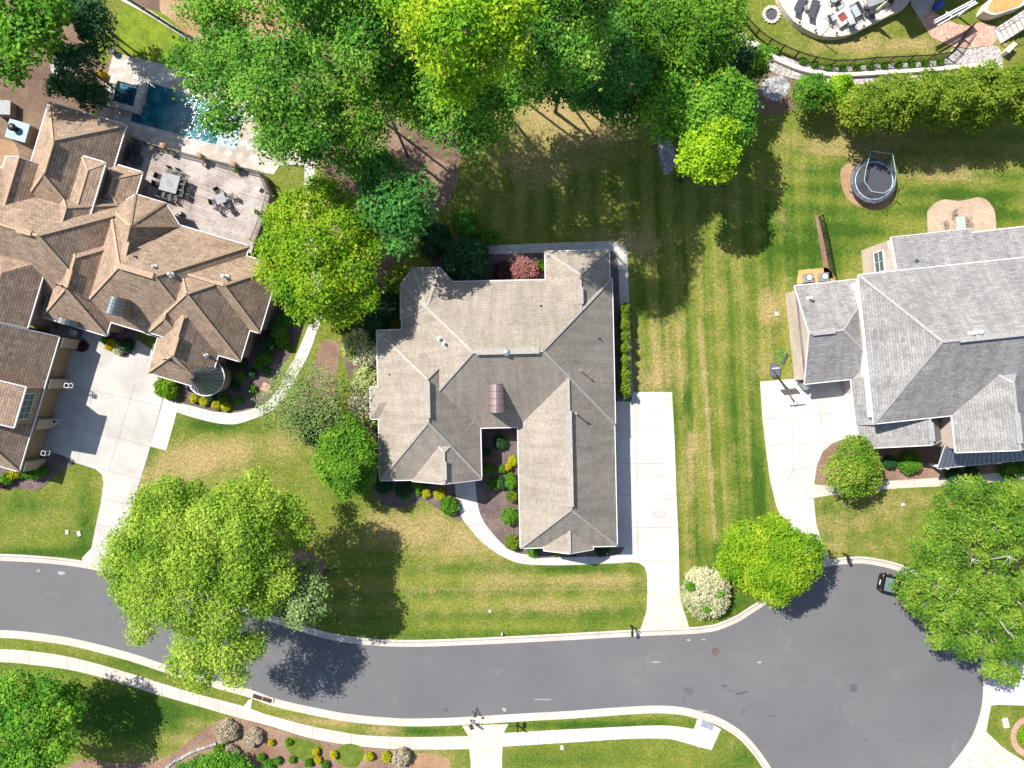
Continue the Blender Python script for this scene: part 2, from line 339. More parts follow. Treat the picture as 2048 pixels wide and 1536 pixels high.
# lawn: colour comes from the state of the grass (attribute: R dry, G lush, B bare), broken up by noise
grass, nt, b, o = newmat('lawn')
at = nt.nodes.new('ShaderNodeAttribute'); at.attribute_name = 'state'
sp = nt.nodes.new('ShaderNodeSeparateColor'); nt.links.new(at.outputs['Color'], sp.inputs[0])
n1 = noise(nt, .42, 6, .72); n2 = noise(nt, 2.6, 4, .75); n3 = noise(nt, 9, 3, .85); n4 = noise(nt, .9, 4, .7, st=(1, 1, 1))
def addm(a, b_, k=1.0, off=0.0):
    m = N(nt, 'ShaderNodeMath', _operation='MULTIPLY_ADD'); nt.links.new(b_, m.inputs[0]); m.inputs[1].default_value = k
    if hasattr(a, 'links'): nt.links.new(a, m.inputs[2])
    else: m.inputs[2].default_value = a
    if off:
        m2 = N(nt, 'ShaderNodeMath', _operation='ADD'); nt.links.new(m.outputs[0], m2.inputs[0]); m2.inputs[1].default_value = off; return m2.outputs[0]
    return m.outputs[0]
dry = addm(addm(addm(sp.outputs[0], n1, 1.5, -.75), n2, 1.5, -.75), n3, .9, -.45)
lush = addm(addm(sp.outputs[1], n1, -1.1, .55), n2, .9, -.45)
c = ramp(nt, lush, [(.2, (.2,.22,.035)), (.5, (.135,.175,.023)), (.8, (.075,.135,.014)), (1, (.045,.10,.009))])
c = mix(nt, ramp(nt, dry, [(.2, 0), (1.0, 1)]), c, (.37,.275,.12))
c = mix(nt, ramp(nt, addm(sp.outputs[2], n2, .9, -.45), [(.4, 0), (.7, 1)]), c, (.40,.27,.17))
n5 = noise(nt, 4.2, 3, .8); c = mix(nt, 1, c, ramp(nt, n3, [(.3, .6), (.7, 1.25)]), 'MULTIPLY'); c = mix(nt, 1, c, ramp(nt, n5, [(.28, .5), (.5, .95), (.72, 1.4)]), 'MULTIPLY')
n6 = noise(nt, 6.5, 2, .5); c = mix(nt, ramp(nt, n6, [(.70, 0), (.78, .6)]), c, (.5,.45,.2))
nt.links.new(c, b.inputs['Base Color']); b.inputs['Roughness'].default_value = .9; b.inputs['Specular IOR Level'].default_value = .15
bump(nt, b, n3, .8, .06)
# ---------------------------------------------------------------- ground
ROAD_N = [(-60,1117),(0,1121),(60,1124),(130,1130),(196,1141),(260,1157),(330,1176),(400,1198),(470,1221),(555,1248),(642,1275),(700,1286),(750,1291),(790,1293),(850,1293),(930,1290),(1000,1287),(1137,1280),(1260,1273),(1375,1268),(1410,1265),(1437,1260),(1478,1243),(1506,1225),(1529,1211),(1552,1193),(1580,1170),(1612,1150),(1649,1134),(1701,1127),(1740,1128),(1797,1141),(1850,1163),(1901,1199),(1940,1250),(1961,1305),(1968,1359),(1966,1411),(1953,1458),(1936,1490),(1909,1526),(1880,1560),(1840,1600)]
ROAD_S = [(-60,1262),(0,1262),(49,1265),(104,1272),(156,1281),(257,1307),(345,1336),(420,1359),(503,1382),(546,1398),(609,1413),(691,1429),(773,1437),(828,1439),(910,1437),(1060,1428),(1137,1424),(1246,1416),(1317,1413),(1369,1417),(1410,1428),(1438,1437),(1479,1461),(1509,1491),(1537,1529),(1560,1570),(1575,1600)]
def smooth(pts, closed=False, k=4):
    n = len(pts); out = []
    rng = range(n) if closed else range(n-1)
    for i in rng:
        p = [pts[(i+j) % n] if closed else pts[min(max(i+j, 0), n-1)] for j in (-1, 0, 1, 2)]
        for s in range(k):
            t = s/k
            out.append(tuple(.5*((2*p[1][a])+(-p[0][a]+p[2][a])*t+(2*p[0][a]-5*p[1][a]+4*p[2][a]-p[3][a])*t*t+(-p[0][a]+3*p[1][a]-3*p[2][a]+p[3][a])*t**3) for a in (0, 1)))
    if not closed: out.append(tuple(pts[-1]))
    return out
RN = smooth(ROAD_N, k=3); RS = smooth(ROAD_S, k=3)
road_poly = RN+RS[::-1]
def inside(X, Y, poly):
    r = np.zeros(X.shape, bool); n = len(poly); j = n-1
    for i in range(n):
        xi, yi = poly[i]; xj, yj = poly[j]
        if yi != yj:
            r ^= ((yi > Y) != (yj > Y)) & (X < (xj-xi)*(Y-yi)/(yj-yi)+xi)
        j = i
    return r
xs = np.concatenate([[-900, -500, -260, -140, -90, -70, -60], np.arange(-56, 56.01, .25), [60, 70, 90, 140, 260, 500, 900]])
ys = np.concatenate([[-900, -500, -260, -130, -80, -60, -48], np.arange(-44, 44.01, .25), [48, 60, 80, 130, 260, 500, 900]])
GX, GY = np.meshgrid(xs, ys); PX = GX*20+1024; PY = 768-GY*20
def offs(pts, d):
    out = []
    for i, p in enumerate(pts):
        a = pts[max(i-1, 0)]; b = pts[min(i+1, len(pts)-1)]; tx, ty = b[0]-a[0], b[1]-a[1]; l = math.hypot(tx, ty) or 1
        out.append((p[0]+ty/l*d, p[1]-tx/l*d))
    return out
low = offs(RN, 10)+offs(RS, -10)[::-1]
GZ = np.where(inside(PX, PY, low), -.22, 0.0)
BLOBS = [ # cx, cy, rx, ry, dry amp
 (1110,220,110,70,1.0),(1060,330,80,60,.5),(1200,270,60,50,.5),(1100,340,60,30,.2),(1280,490,50,22,.8),(1240,470,60,30,.5),
 (1545,620,28,45,1.0),(1530,740,40,30,.6),(1400,560,90,60,.15),(1330,720,60,70,.45),(1310,760,50,20,.5),
 (1900,345,80,26,.7),(1770,250,70,30,.7),(1720,300,90,22,.5),(1650,290,60,20,.5),(1560,440,25,30,.35),(1880,560,200,40,.1),
 (860,1060,120,40,.7),(940,1090,80,30,.5),(780,1040,60,30,.5),(1200,1160,90,16,.7),(1100,1210,130,14,.6),(1040,1165,60,14,.3),(1000,1140,60,30,.4),(920,1180,120,16,.3),
 (420,900,80,26,.6),(360,930,90,30,.7),(320,960,50,30,.5),(450,930,90,40,.4),(540,890,60,30,.3),(640,880,60,40,.35),(300,1010,30,50,.3),
 (1700,1030,60,50,.45),(1780,1010,60,40,.35),(1660,1080,30,40,.4),(1740,1090,50,20,.3),(1840,1000,50,20,.3),
 (370,1480,50,14,.7),(410,1450,50,10,.6),(290,1512,60,8,.5),(660,1445,60,8,.8),(770,1460,50,8,.8),(590,1440,40,8,.5),
 (850,1520,60,30,.9),(1380,1075,15,60,.3),(1395,920,20,70,.35),(1365,960,18,50,.35),(1740,90,110,22,.8),(1850,85,60,14,.5),(1700,60,60,30,.3),
 (1990,120,40,20,.2),(2030,110,30,30,.2),(620,370,40,60,.2),(1240,1500,200,30,-.1),(60,1030,60,30,.1),(160,990,30,30,.2),(120,1095,80,14,-.3),(1090,1250,160,12,-.4),(900,1268,200,10,-.4),(500,830,80,14,-.3),(1000,1560,80,80,.0)]
LINES = [ # x0,y0,x1,y1,width,dry amp
 (1306,640,1316,770,4,.7),(1334,640,1338,770,4,.5),(1356,650,1364,780,4,.5),(1398,640,1415,820,5,.8),(1415,820,1430,1080,5,.9),(1365,790,1370,850,4,.5),(1387,790,1390,900,6,.6),
 (1425,640,1442,900,4,.35),(1442,900,1452,1060,5,.45),(1466,880,1478,1040,4,.35),(1395,1020,1402,1110,4,.5),(1380,870,1385,980,9,.5),(1490,780,1500,960,10,.35),
 (1400,520,1404,640,5,.2),(1450,500,1456,640,5,.15),(1010,1165,1290,1158,3,.3),(780,1180,1290,1178,3,.25),(640,1232,1280,1212,3,.25),(1000,1232,1280,1222,8,.2),(820,1108,1000,1100,3,.3),
 (1600,300,1760,316,4,.5),(1540,330,1640,338,4,.35),(1800,352,1990,362,4,.4),(1640,440,1720,446,3,.3),
 (1560,300,1560,480,4,.1),(1520,430,1524,700,4,.2),(1180,500,1180,300,4,.1)]
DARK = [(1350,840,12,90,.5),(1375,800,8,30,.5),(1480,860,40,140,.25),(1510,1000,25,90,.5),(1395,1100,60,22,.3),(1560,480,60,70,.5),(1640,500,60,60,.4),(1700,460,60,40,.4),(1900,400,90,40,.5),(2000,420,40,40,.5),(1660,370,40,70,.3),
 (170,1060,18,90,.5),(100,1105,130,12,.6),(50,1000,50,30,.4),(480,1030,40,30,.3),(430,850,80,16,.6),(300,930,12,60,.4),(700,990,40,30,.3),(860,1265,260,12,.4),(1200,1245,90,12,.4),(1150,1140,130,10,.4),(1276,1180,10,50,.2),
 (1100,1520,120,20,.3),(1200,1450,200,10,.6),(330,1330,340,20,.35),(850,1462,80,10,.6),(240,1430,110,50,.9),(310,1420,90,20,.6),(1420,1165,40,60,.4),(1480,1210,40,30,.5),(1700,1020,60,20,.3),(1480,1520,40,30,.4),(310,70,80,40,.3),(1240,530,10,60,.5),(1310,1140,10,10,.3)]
D = np.full(PX.shape, .16); G = np.full(PX.shape, .42); Bb = np.zeros(PX.shape)
for cx, cy, rx, ry, a in BLOBS: D += .78*a*np.exp(-((PX-cx)/rx)**2-((PY-cy)/ry)**2)
for x0, y0, x1, y1, wd, a in LINES:
    dx, dy = x1-x0, y1-y0; t = np.clip(((PX-x0)*dx+(PY-y0)*dy)/(dx*dx+dy*dy), 0, 1)
    D += .8*a*np.exp(-((PX-x0-t*dx)**2+(PY-y0-t*dy)**2)/(.85*wd)**2)
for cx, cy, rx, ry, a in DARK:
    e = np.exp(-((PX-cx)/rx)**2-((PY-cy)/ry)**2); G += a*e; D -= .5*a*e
# mowing stripes: up and down the side yard, across the front lawn
side = 1/(1+np.exp(-(PX-1262)/8))*1/(1+np.exp((PX-1660)/40))*1/(1+np.exp((PY-1150)/10))*1/(1+np.exp(-(PY-330)/40))
sx = PX-(PY-640)*.045; G += .20*side*np.sin(sx*2*math.pi/44+.6+.5*np.sin(PY/60)); G += .12*side*np.sin(sx*2*math.pi/17+2); D += .10*side*np.sin(sx*2*math.pi/44+2.6); D += .08*side*np.sin(sx*2*math.pi/13)
front = 1/(1+np.exp(-(PY-1125)/6))*1/(1+np.exp((PX-1300)/8))*1/(1+np.exp(-(PX-600)/30))*1/(1+np.exp((PY-1290)/6))
G += .2*front*np.sin((PY+PX*.03)*2*math.pi/48)
back = 1/(1+np.exp(-(PX-1540)/30))*1/(1+np.exp((PY-520)/20))*1/(1+np.exp(-(PY-270)/20))
G += .18*back*np.sin((PY-PX*.03)*2*math.pi/40); 
yard = np.exp(-((PX-1150)/200)**4-((PY-400)/90)**4); G += .2*yard*np.sin(PX*2*math.pi/42)
nv = GX.size; co = np.stack([GX, GY, GZ], -1).reshape(-1, 3)
ny, nx = GX.shape; idx = np.arange(nv).reshape(ny, nx)
quads = np.stack([idx[:-1, :-1], idx[:-1, 1:], idx[1:, 1:], idx[1:, :-1]], -1).reshape(-1, 4)
def npmesh(name, co, quads, mat, attrs=None, k=4):
    me = bpy.data.meshes.new(name); n = len(quads)
    me.vertices.add(len(co)); me.vertices.foreach_set('co', np.asarray(co, np.float32).ravel())
    me.loops.add(n*k); me.loops.foreach_set('vertex_index', np.asarray(quads, np.int32).ravel())
    me.polygons.add(n); me.polygons.foreach_set('loop_start', np.arange(0, n*k, k, dtype=np.int32))
    me.materials.append(mat); me.update(calc_edges=True)
    for nm, dom, typ, arr in (attrs or []):
        a = me.attributes.new(nm, typ, dom); a.data.foreach_set('color' if 'COLOR' in typ else 'value', np.asarray(arr, np.float32).ravel())
    return me
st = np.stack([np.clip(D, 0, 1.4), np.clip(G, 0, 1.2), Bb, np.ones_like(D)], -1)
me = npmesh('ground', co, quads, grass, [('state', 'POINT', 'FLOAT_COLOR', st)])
go = bpy.data.objects.new('ground', me); COL.objects.link(go); tag(go, 'mown lawn and ground of the plots', None, None, 'structure')
# ---------------------------------------------------------------- flat surfaces
def sheet(name, pts, z, mat, sm=True, thick=.05, joints=None, label=None, k=4, jm=None):
    q = smooth(pts, True, k) if sm else pts
    poly = [P(x, y, 0) for x, y in q]
    a = sum(poly[i].x*poly[(i+1) % len(poly)].y-poly[(i+1) % len(poly)].x*poly[i].y for i in range(len(poly)))
    if a < 0: poly = poly[::-1]
    mb = MB(); mb.prism(poly, z-thick, z, bottom=False)
    for (x0, y0, x1, y1) in (joints or []):
        mb.bar(P(x0, y0)+Vector((0, 0, z+.002)), P(x1, y1)+Vector((0, 0, z+.002)), .05, .004, m=1)
    o = mb.build(name, [mat, jm or joint_m])
    tag(o, label, None, None, 'structure'); return o
def resample(pts, n):
    pts = [Vector((p[0], p[1])) for p in pts]; d = [0]
    for a, b in zip(pts, pts[1:]): d.append(d[-1]+(b-a).length)
    out = []; j = 0
    for i in range(n):
        t = d[-1]*i/(n-1)
        while j < len(d)-2 and d[j+1] < t: j += 1
        s = (t-d[j])/max(d[j+1]-d[j], 1e-6); q = pts[j].lerp(pts[j+1], min(s, 1)); out.append((q.x, q.y))
    return out
def strip(name, A, B, z, mat, jstep=37, sm=True, label=None, thick=.06):
    if sm: A = smooth(A); B = smooth(B)
    Lp = sum(math.hypot(a[0]-b[0], a[1]-b[1]) for a, b in zip(A, A[1:]))
    n = max(3, int(Lp/12)+1); A = resample(A, n); B = resample(B, n)
    mb = MB()
    vs = [P(*a)+Vector((0, 0, z)) for a in A]+[P(*b)+Vector((0, 0, z)) for b in B]
    fs = []
    up = (vs[1]-vs[0]).cross(vs[n]-vs[0]).z > 0
    for i in range(n-1):
        f = (i, i+1, n+i+1, n+i); fs.append(f if up else f[::-1])
    mb.mesh(vs, fs)
    for S in (A, B):
        sv = [P(*a)+Vector((0, 0, z)) for a in S]+[P(*a)+Vector((0, 0, z-thick)) for a in S]
        mb.mesh(sv, [(i, i+1, n+i+1, n+i) for i in range(n-1)])
    if jstep:
        m = max(1, int(Lp/jstep)); A2 = resample(A, m+1); B2 = resample(B, m+1)
        for a, b in list(zip(A2, B2))[1:-1]:
            mb.bar(P(*a)+Vector((0, 0, z+.002)), P(*b)+Vector((0, 0, z+.002)), .045, .004, m=1)
    o = mb.build(name, [mat, joint_m]); tag(o, label, None, None, 'structure'); return o
sheet('road', road_poly, -.10, asphalt, False, .08, label='curved asphalt street ending in a cul-de-sac')
def kerb(edge, sgn, label):
    prof = [(-1, -.098), (7, -.075), (8.5, -.02), (9.5, .028), (13.5, .028), (13.8, -.1)]
    n = len(edge); mb = MB(); rows = [offs(edge, sgn*d) for d, _ in prof]; vs = []
    for (d, z), r in zip(prof, rows): vs += [P(*p)+Vector((0, 0, z)) for p in r]
    for k in range(len(prof)-1):
        fs = [(k*n+i, k*n+i+1, (k+1)*n+i+1, (k+1)*n+i) for i in range(n-1)]
        mb.mesh([vs[j] for j in range(len(vs))] if k == 0 else [], []) if False else None
        base = len(mb.v); mb.v += [tuple(v) for v in vs[k*n:(k+2)*n]]
        for i in range(n-1):
            f = (base+i, base+i+1, base+n+i+1, base+n+i); f = f if sgn < 0 else f[::-1]
            mb.f.append(f); mb.m.append(0); mb.uv.append([(0, 0)]*4)
    Lp = sum(math.hypot(a[0]-b[0], a[1]-b[1]) for a, b in zip(edge, edge[1:])); m = int(Lp/58)
    e2 = resample(edge, m+1)
    o1 = offs(e2, sgn*0); o2 = offs(e2, sgn*7); o3 = offs(e2, sgn*9.5); o4 = offs(e2, sgn*13.5)
    for a, b_, c_, d_ in zip(o1, o2, o3, o4):
        mb.bar(P(*a)+Vector((0, 0, -.093)), P(*b_)+Vector((0, 0, -.07)), .04, .006, m=1)
        mb.bar(P(*c_)+Vector((0, 0, .03)), P(*d_)+Vector((0, 0, .03)), .04, .006, m=1)
    o = mb.build('kerb', [concrete_pink, joint_m]); tag(o, label, None, None, 'structure')
kerb(RN, 1, 'pale concrete kerb and gutter along the north side of the street')
kerb(RS, -1, 'pale concrete kerb and gutter along the south side of the street')
SWA = [(-60,1297),(0,1298),(52,1301),(126,1311),(197,1328),(275,1351),(377,1383),(437,1399),(490,1413),(538,1430),(618,1451),(691,1465),(738,1471),(828,1474),(938,1472)]
SWB = [(-60,1322),(0,1324),(52,1328),(153,1342),(268,1374),(309,1387),(400,1413),(465,1432),(534,1450),(612,1474),(691,1489),(773,1497),(828,1499),(938,1498)]
strip('sidewalk', SWA, SWB, .03, concrete_pink, 38, label='long curved concrete sidewalk south of the street')
strip('sidewalk', [(1006,1466),(1109,1460),(1191,1456),(1301,1451),(1347,1452),(1388,1458),(1396,1460)], [(1005,1493),(1137,1485),(1246,1478),(1331,1477),(1364,1484),(1396,1493),(1400,1495)], .03, concrete_new, 34, label='white sidewalk east of the stamped crossing')
sheet('sidewalk', [(1394,1439),(1410,1440),(1442,1458),(1423,1500),(1396,1493),(1388,1458)], .034, concrete_new, False, label='sidewalk ramp slab with the grey tactile plate')
sheet('driveway', [(924,1451),(1017,1448),(1007,1466),(1004,1516),(940,1516),(937,1472)], .04, stamped, False, label='stamped concrete driveway crossing at the bottom edge')
sheet('driveway', [(941,1516),(1004,1516),(1004,1600),(943,1600)], .036, concrete_new, False, joints=[(942,1536,1004,1535)], label='plain concrete drive at the bottom edge')
sheet('sidewalk', [(497,1400),(505,1397),(501,1420),(488,1412)], .032, concrete_pink, False, label='short concrete link to the drain inlet')
# main house
sheet('driveway', [(1225,803),(1262,803),(1267,784),(1344,784),(1349,876),(1353,990),(1357,1080),(1359,1184),(1295,1184),(1294,1150),(1289,1133),(1278,1126),(1262,1124),(1232,1126),(1190,1128),(1170,1100),(1160,1000)], .03, concrete_new, False,
      joints=[(1228,861,1348,860),(1228,928,1350,926),(1229,990,1352,990),(1232,1056,1356,1054),(1240,1122,1358,1120),(1271,790,1276,1120)], label='wide pale concrete driveway beside the garage wing')
sheet('driveway', [(1295,1184),(1359,1184),(1364,1210),(1378,1254),(1380,1259),(1280,1260),(1284,1250),(1293,1222)], .034, stamped, False, label='stamped peach apron of the middle driveway')
strip('path', [(910,960),(910,971),(914,1006),(924,1036),(938,1055),(965,1085),(1000,1110),(1033,1125),(1060,1129),(1090,1130),(1137,1130),(1240,1126)], [(950,958),(951,968),(955,1006),(965,1039),(987,1069),(1011,1093),(1036,1106),(1060,1109),(1090,1111),(1137,1109),(1240,1104)], .04, concrete_new, 32, label='curved front walk leading to the courtyard')
strip('path', [(968,494),(980,490),(1000,490),(1100,486),(1191,483),(1219,482),(1235,485),(1249,495),(1254,511),(1257,571),(1262,680),(1265,763),(1266,790)], [(966,504),(980,509),(1000,508),(1100,505),(1185,502),(1212,501),(1224,503),(1232,512),(1236,533),(1238,571),(1242,680),(1246,763),(1246,803)], .035, concrete, 42, label='narrow walk round the back corner of the taupe house')
sheet('mulch_bed', [(745,985),(757,1003),(775,1012),(800,1014),(830,1008),(846,1000),(880,1020),(905,1034),(922,1042),(916,1006),(912,960),(800,930),(745,950)], .02, mulch_dark, label='mulch bed in front of the taupe house')
sheet('mulch_bed', [(948,950),(956,850),(1045,850),(1070,960),(1070,1110),(1036,1108),(1011,1095),(987,1071),(965,1041),(954,1008)], .02, mulch_dark, label='mulch bed in the courtyard of the taupe house')
sheet('mulch_bed', [(880,480),(960,485),(970,506),(1000,505),(1185,500),(1232,508),(1240,560),(1246,700),(1250,800),(1200,803),(1190,560),(880,600)], .016, mulch_dark, label='mulch bed behind the taupe house')
sheet('mulch_bed', [(1040,1097),(1250,1094),(1240,1108),(1225,1112),(1070,1116)], .046, mulch_dark, False, label='narrow mulch bed at the garage end')
sheet('mulch_bed', [(660,678),(676,686),(680,705),(672,760),(668,810),(655,850),(620,868),(596,862),(586,840),(596,800),(620,744),(637,697),(646,682)], .02, mulch_brown, label='long mulch island between the brown and taupe houses')
sheet('mulch_bed', [(690,640),(760,640),(770,700),(760,860),(735,870),(712,840),(700,760),(685,700)], .014, mulch_dark, label='mulch bed on the west side of the taupe house')
sheet('mulch_bed', [(548,1100),(610,1102),(652,1130),(640,1160),(590,1175),(545,1150)], .018, mulch_brown, label='mulch ring under the street tree')
sheet('mulch_bed', [(1395,1250),(1470,1238),(1500,1215),(1515,1190),(1440,1140),(1370,1140),(1362,1200),(1378,1240)], .014, mulch_brown, label='mulch under the white flowering shrub') if False else None
# left property
sheet('driveway', [(85,905),(156,927),(191,938),(204,949),(207,965),(202,1006),(191,1055),(183,1096),(164,1116),(166,1127),(250,1150),(246,1096),(258,1053),(273,987),(301,893),(325,800),(305,700),(230,650),(100,640),(100,760)], .03, concrete, False,
      joints=[(140,770,320,812),(110,843,301,893),(196,935,281,958),(204,997,262,1011),(193,1048,257,1060),(270,770,217,943),(185,790,155,925),(185,1098,246,1108),(155,640,210,700)], label='large concrete court and drive of the brown house')
sheet('driveway', [(328,796),(360,806),(354,824),(333,901),(301,893)], .036, concrete_new, False, label='white parking strip beside the brown house drive')
strip('path', [(357,806),(381,811),(403,817),(428,823),(458,826),(485,823),(512,815),(530,807),(540,798),(560,774),(565,757),(577,737),(591,713),(602,688),(614,659),(624,630),(622,560),(608,480),(608,405),(609,328),(600,318)],
      [(354,824),(376,832),(422,844),(448,848),(474,848),(501,840),(526,831),(547,819),(560,807),(586,769),(596,747),(600,740),(610,724),(624,693),(634,662),(645,630),(643,560),(630,480),(630,405),(630,328),(632,300)], .04, concrete_new, 24, label='curved white walk round the brown house')
sheet('mulch_bed', [(335,770),(350,798),(381,810),(428,822),(458,825),(485,822),(512,813),(532,803),(545,785),(552,750),(572,720),(590,690),(604,650),(600,590),(540,560),(480,700),(400,740)], .02, mulch_dark, label='dark gravel bed round the brown house turret')
sheet('mulch_bed', [(85,900),(145,924),(109,951),(79,979),(40,977),(-40,974),(-40,900)], .036, mulch_dark, label='gravel bed at the south corner of the brown house')
sheet('mulch_bed', [(203,670),(225,700),(245,711),(262,706),(274,680),(275,655),(215,650)], .04, mulch_dark, label='planted half round bed at the brown house entry')
sheet('mulch_bed', [(148,684),(165,676),(180,690),(172,703),(155,702),(146,695)], .04, mulch_dark, label='small round bed by the brown house porch')
sheet('ground_cover', [(-200,-200),(1290,-200),(1290,140),(1180,160),(1020,175),(965,240),(930,300),(915,350),(900,400),(840,470),(780,560),(700,640),(690,560),(640,400),(640,300),(560,250),(400,100),(240,-10),(150,30),(205,130),(225,110),(215,200),(150,240),(60,330),(20,420),(-60,520),(-200,520)], .012, leaf_litter, label='leaf litter under the tall trees')
sheet('ground_cover', [(360,-60),(560,-60),(620,30),(560,90),(470,110),(380,70),(320,20)], .016, pine_straw, label='sunlit bare slope beyond the pool fence')
sheet('ground_cover', [(750,250),(800,262),(830,300),(900,330),(915,370),(880,410),(850,380),(810,330),(760,300)], .016, mulch_brown, label='sunlit mulch clearing behind the taupe house')
sheet('ground_cover', [(1120,150),(1330,150),(1345,250),(1340,330),(1320,320),(1290,260),(1200,210),(1120,190)], .016, leaf_litter, label='bare earth at the edge of the back yard')
sheet('ground_cover', [(1320,260),(1345,290),(1350,330),(1330,350),(1318,310)], .02, rubble, label='pile of pale stones by the lime tree')
sheet('ground_cover', [(1440,60),(1600,140),(1620,200),(1530,230),(1460,180),(1420,100)], .012, leaf_litter, label='shaded bare ground by the curved wall')
sheet('ground_cover', [(1525,165),(1560,150),(1580,175),(1560,200),(1530,195)], .02, rubble, label='grey rubble patch behind the hedge')
sheet('ground_cover', [(-60,300),(20,280),(40,330),(20,420),(-60,440)], .016, pine_straw, label='pine straw west of the brown house')
sheet('ground_cover', [(100,130),(130,110),(150,140),(120,160)], .02, rubble, label='rock pile west of the pool')
sheet('lawn', [(235,30),(262,15),(330,30),(400,95),(440,118),(430,140),(350,132),(250,108),(240,70)], .018, L['yellowgreen'] if False else mottled('lush_grass', (.10,.17,.012), (.19,.27,.015), (.26,.33,.02), .8, 5, .9, .6, .5), label='bright strip of lawn above the pool')
# pool
sheet('pool_deck', [(228,105),(345,133),(480,168),(520,250),(575,298),(640,305),(640,332),(560,330),(548,350),(265,284),(245,262),(195,228)], .06, traver, False, label='travertine pool terrace')
sheet('pool_water', [(283,161),(488,221),(473,301),(262,243)], .066, water, False, .01, label='rectangular pool of dark blue water')
sheet('pool_water', [(452,211),(488,221),(473,301),(433,290)], .07, water_sh, False, .01, label='pale shallow ledge at the east end of the pool')
# bottom left bed
sheet('mulch_bed', [(150,1523),(250,1526),(330,1515),(380,1480),(430,1445),(470,1434),(534,1452),(612,1475),(691,1490),(773,1499),(815,1503),(810,1520),(820,1600),(140,1600)], .02, mulch_brown, label='large planted mulch bed at the lower left')
sheet('mulch_bed', [(825,1512),(890,1515),(902,1536),(905,1600),(820,1600)], .018, pine_straw, label='dry bare patch at the bottom edge')
gl = mottled('patch_grass', (.08,.14,.012), (.13,.19,.02), (.2,.22,.04), 1.2, 5, .9, .6, .5)
sheet('lawn', [(575,1474),(600,1476),(640,1488),(645,1503),(630,1530),(590,1512),(571,1492)], .034, gl, label='small square of grass in the lower left bed')
sheet('lawn', [(690,1488),(720,1492),(727,1510),(712,1534),(680,1528),(670,1508)], .034, gl, label='second square of grass in the lower left bed')
# right property
sheet('driveway', [(1520,763),(1585,758),(1640,750),(1745,745),(1745,900),(1716,882),(1690,877),(1665,886),(1645,903),(1633,932),(1628,968),(1627,995),(1632,1045),(1643,1082),(1662,1122),(1620,1135),(1592,1092),(1568,1052),(1552,1010),(1540,960),(1532,900),(1525,840)], .03, concrete_new, False,
      joints=[(1527,838,1690,824),(1534,891,1660,884),(1539,941,1632,935),(1555,1002,1628,996),(1632,770,1640,830),(1582,780,1587,938),(1587,938,1560,985),(1587,938,1625,1000),(1640,830,1655,890)], label='curved white driveway of the grey house')
strip('path', [(1627,968),(1675,972),(1760,963),(1880,955),(1990,946),(2100,938)], [(1627,996),(1680,988),(1790,977),(1890,972),(1990,964),(2100,956)], .034, concrete_pink, 60, label='front walk of the grey house')
sheet('mulch_bed', [(1633,965),(1634,932),(1646,904),(1666,888),(1690,879),(1718,884),(1760,890),(1900,880),(2100,900),(2100,942),(1990,946),(1880,955),(1760,963),(1680,972)], .02, mulch_brown, label='mulch bed in front of the grey house')
sheet('patio', smooth([(1856,480),(1854,430),(1858,418),(1872,405),(1890,399),(1915,402),(1935,399),(1955,395),(1970,399),(1983,412),(1990,430),(1992,480)], False), .05, paver_tan, False, label='kidney shaped tan brick patio behind the grey house')
sheet('mulch_bed', [(1597,545),(1603,540),(1640,537),(1657,538),(1672,570),(1600,575)], .02, straw_orange, label='orange mulch pad under the air conditioners')
sheet('mulch_bed', smooth([(1680,350),(1690,330),(1720,318),(1750,322),(1785,345),(1792,380),(1775,412),(1745,420),(1712,410),(1690,390)], True), .018, pine_straw, False, label='worn ring of bare soil under the trampoline')
# north east property
sheet('patio', [(1838,38),(1863,75),(1905,93),(1940,97),(1985,90),(1995,78),(1990,52),(1960,45),(1935,52),(1912,48),(1875,30),(1850,5),(1820,-40),(1800,-40)], .04, brickpave_r, False, label='reddish curved brick terrace in the north east yard')
sheet('patio', [(1820,-60),(1862,-60),(1870,15),(1838,37),(1822,10)], .046, concrete, False, label='grey slab at the edge of the brick terrace')
sheet('gravel_bed', [(1480,60),(1545,105),(1590,118),(1625,128),(1662,135),(1700,133),(1777,128),(1854,123),(1893,117),(1906,97),(1940,98),(1985,91),(2000,100),(2005,135),(1990,145),(1960,150),(1900,156),(1800,164),(1720,168),(1660,172),(1600,160),(1540,140),(1480,85)], .02, pebbles, label='pale river stone strip along the curved fence')
sheet('driveway', [(1966,1362),(1990,1352),(2060,1280),(2140,1280),(2140,1408),(2048,1411),(1997,1409),(1982,1411),(1976,1440),(1972,1463),(2008,1497),(2048,1522),(2140,1570),(2140,1640),(1860,1640),(1893,1560),(1922,1528),(1948,1492),(1964,1460),(1980,1411),(1981,1380)], .03, concrete_new, False, label='white drive at the south east of the cul-de-sac')
sheet('driveway', [(1893,1556),(1925,1526),(1950,1492),(1966,1468),(1974,1469),(2030,1514),(2000,1560),(1960,1600),(1880,1600)], .036, stamped, False, label='stamped apron at the lower right corner')
def ring(name, cx, cy, r0, r1, z, mat, label):
    mb = MB(); n = 40; c = P(cx, cy); k = 1/20
    vs = [(c.x+r*k*math.cos(2*math.pi*i/n), c.y+r*k*math.sin(2*math.pi*i/n), z) for r in (r0, r1) for i in range(n)]
    mb.mesh(vs, [(i, n+i, n+(i+1) % n, (i+1) % n) for i in range(n)]); tag(mb.build(name, mat), label, None, None, 'structure')
ring('garden_edging', 2062, 1473, 30, 42, .05, brick_edge, 'brick ring round the clipped shrub at the right edge')
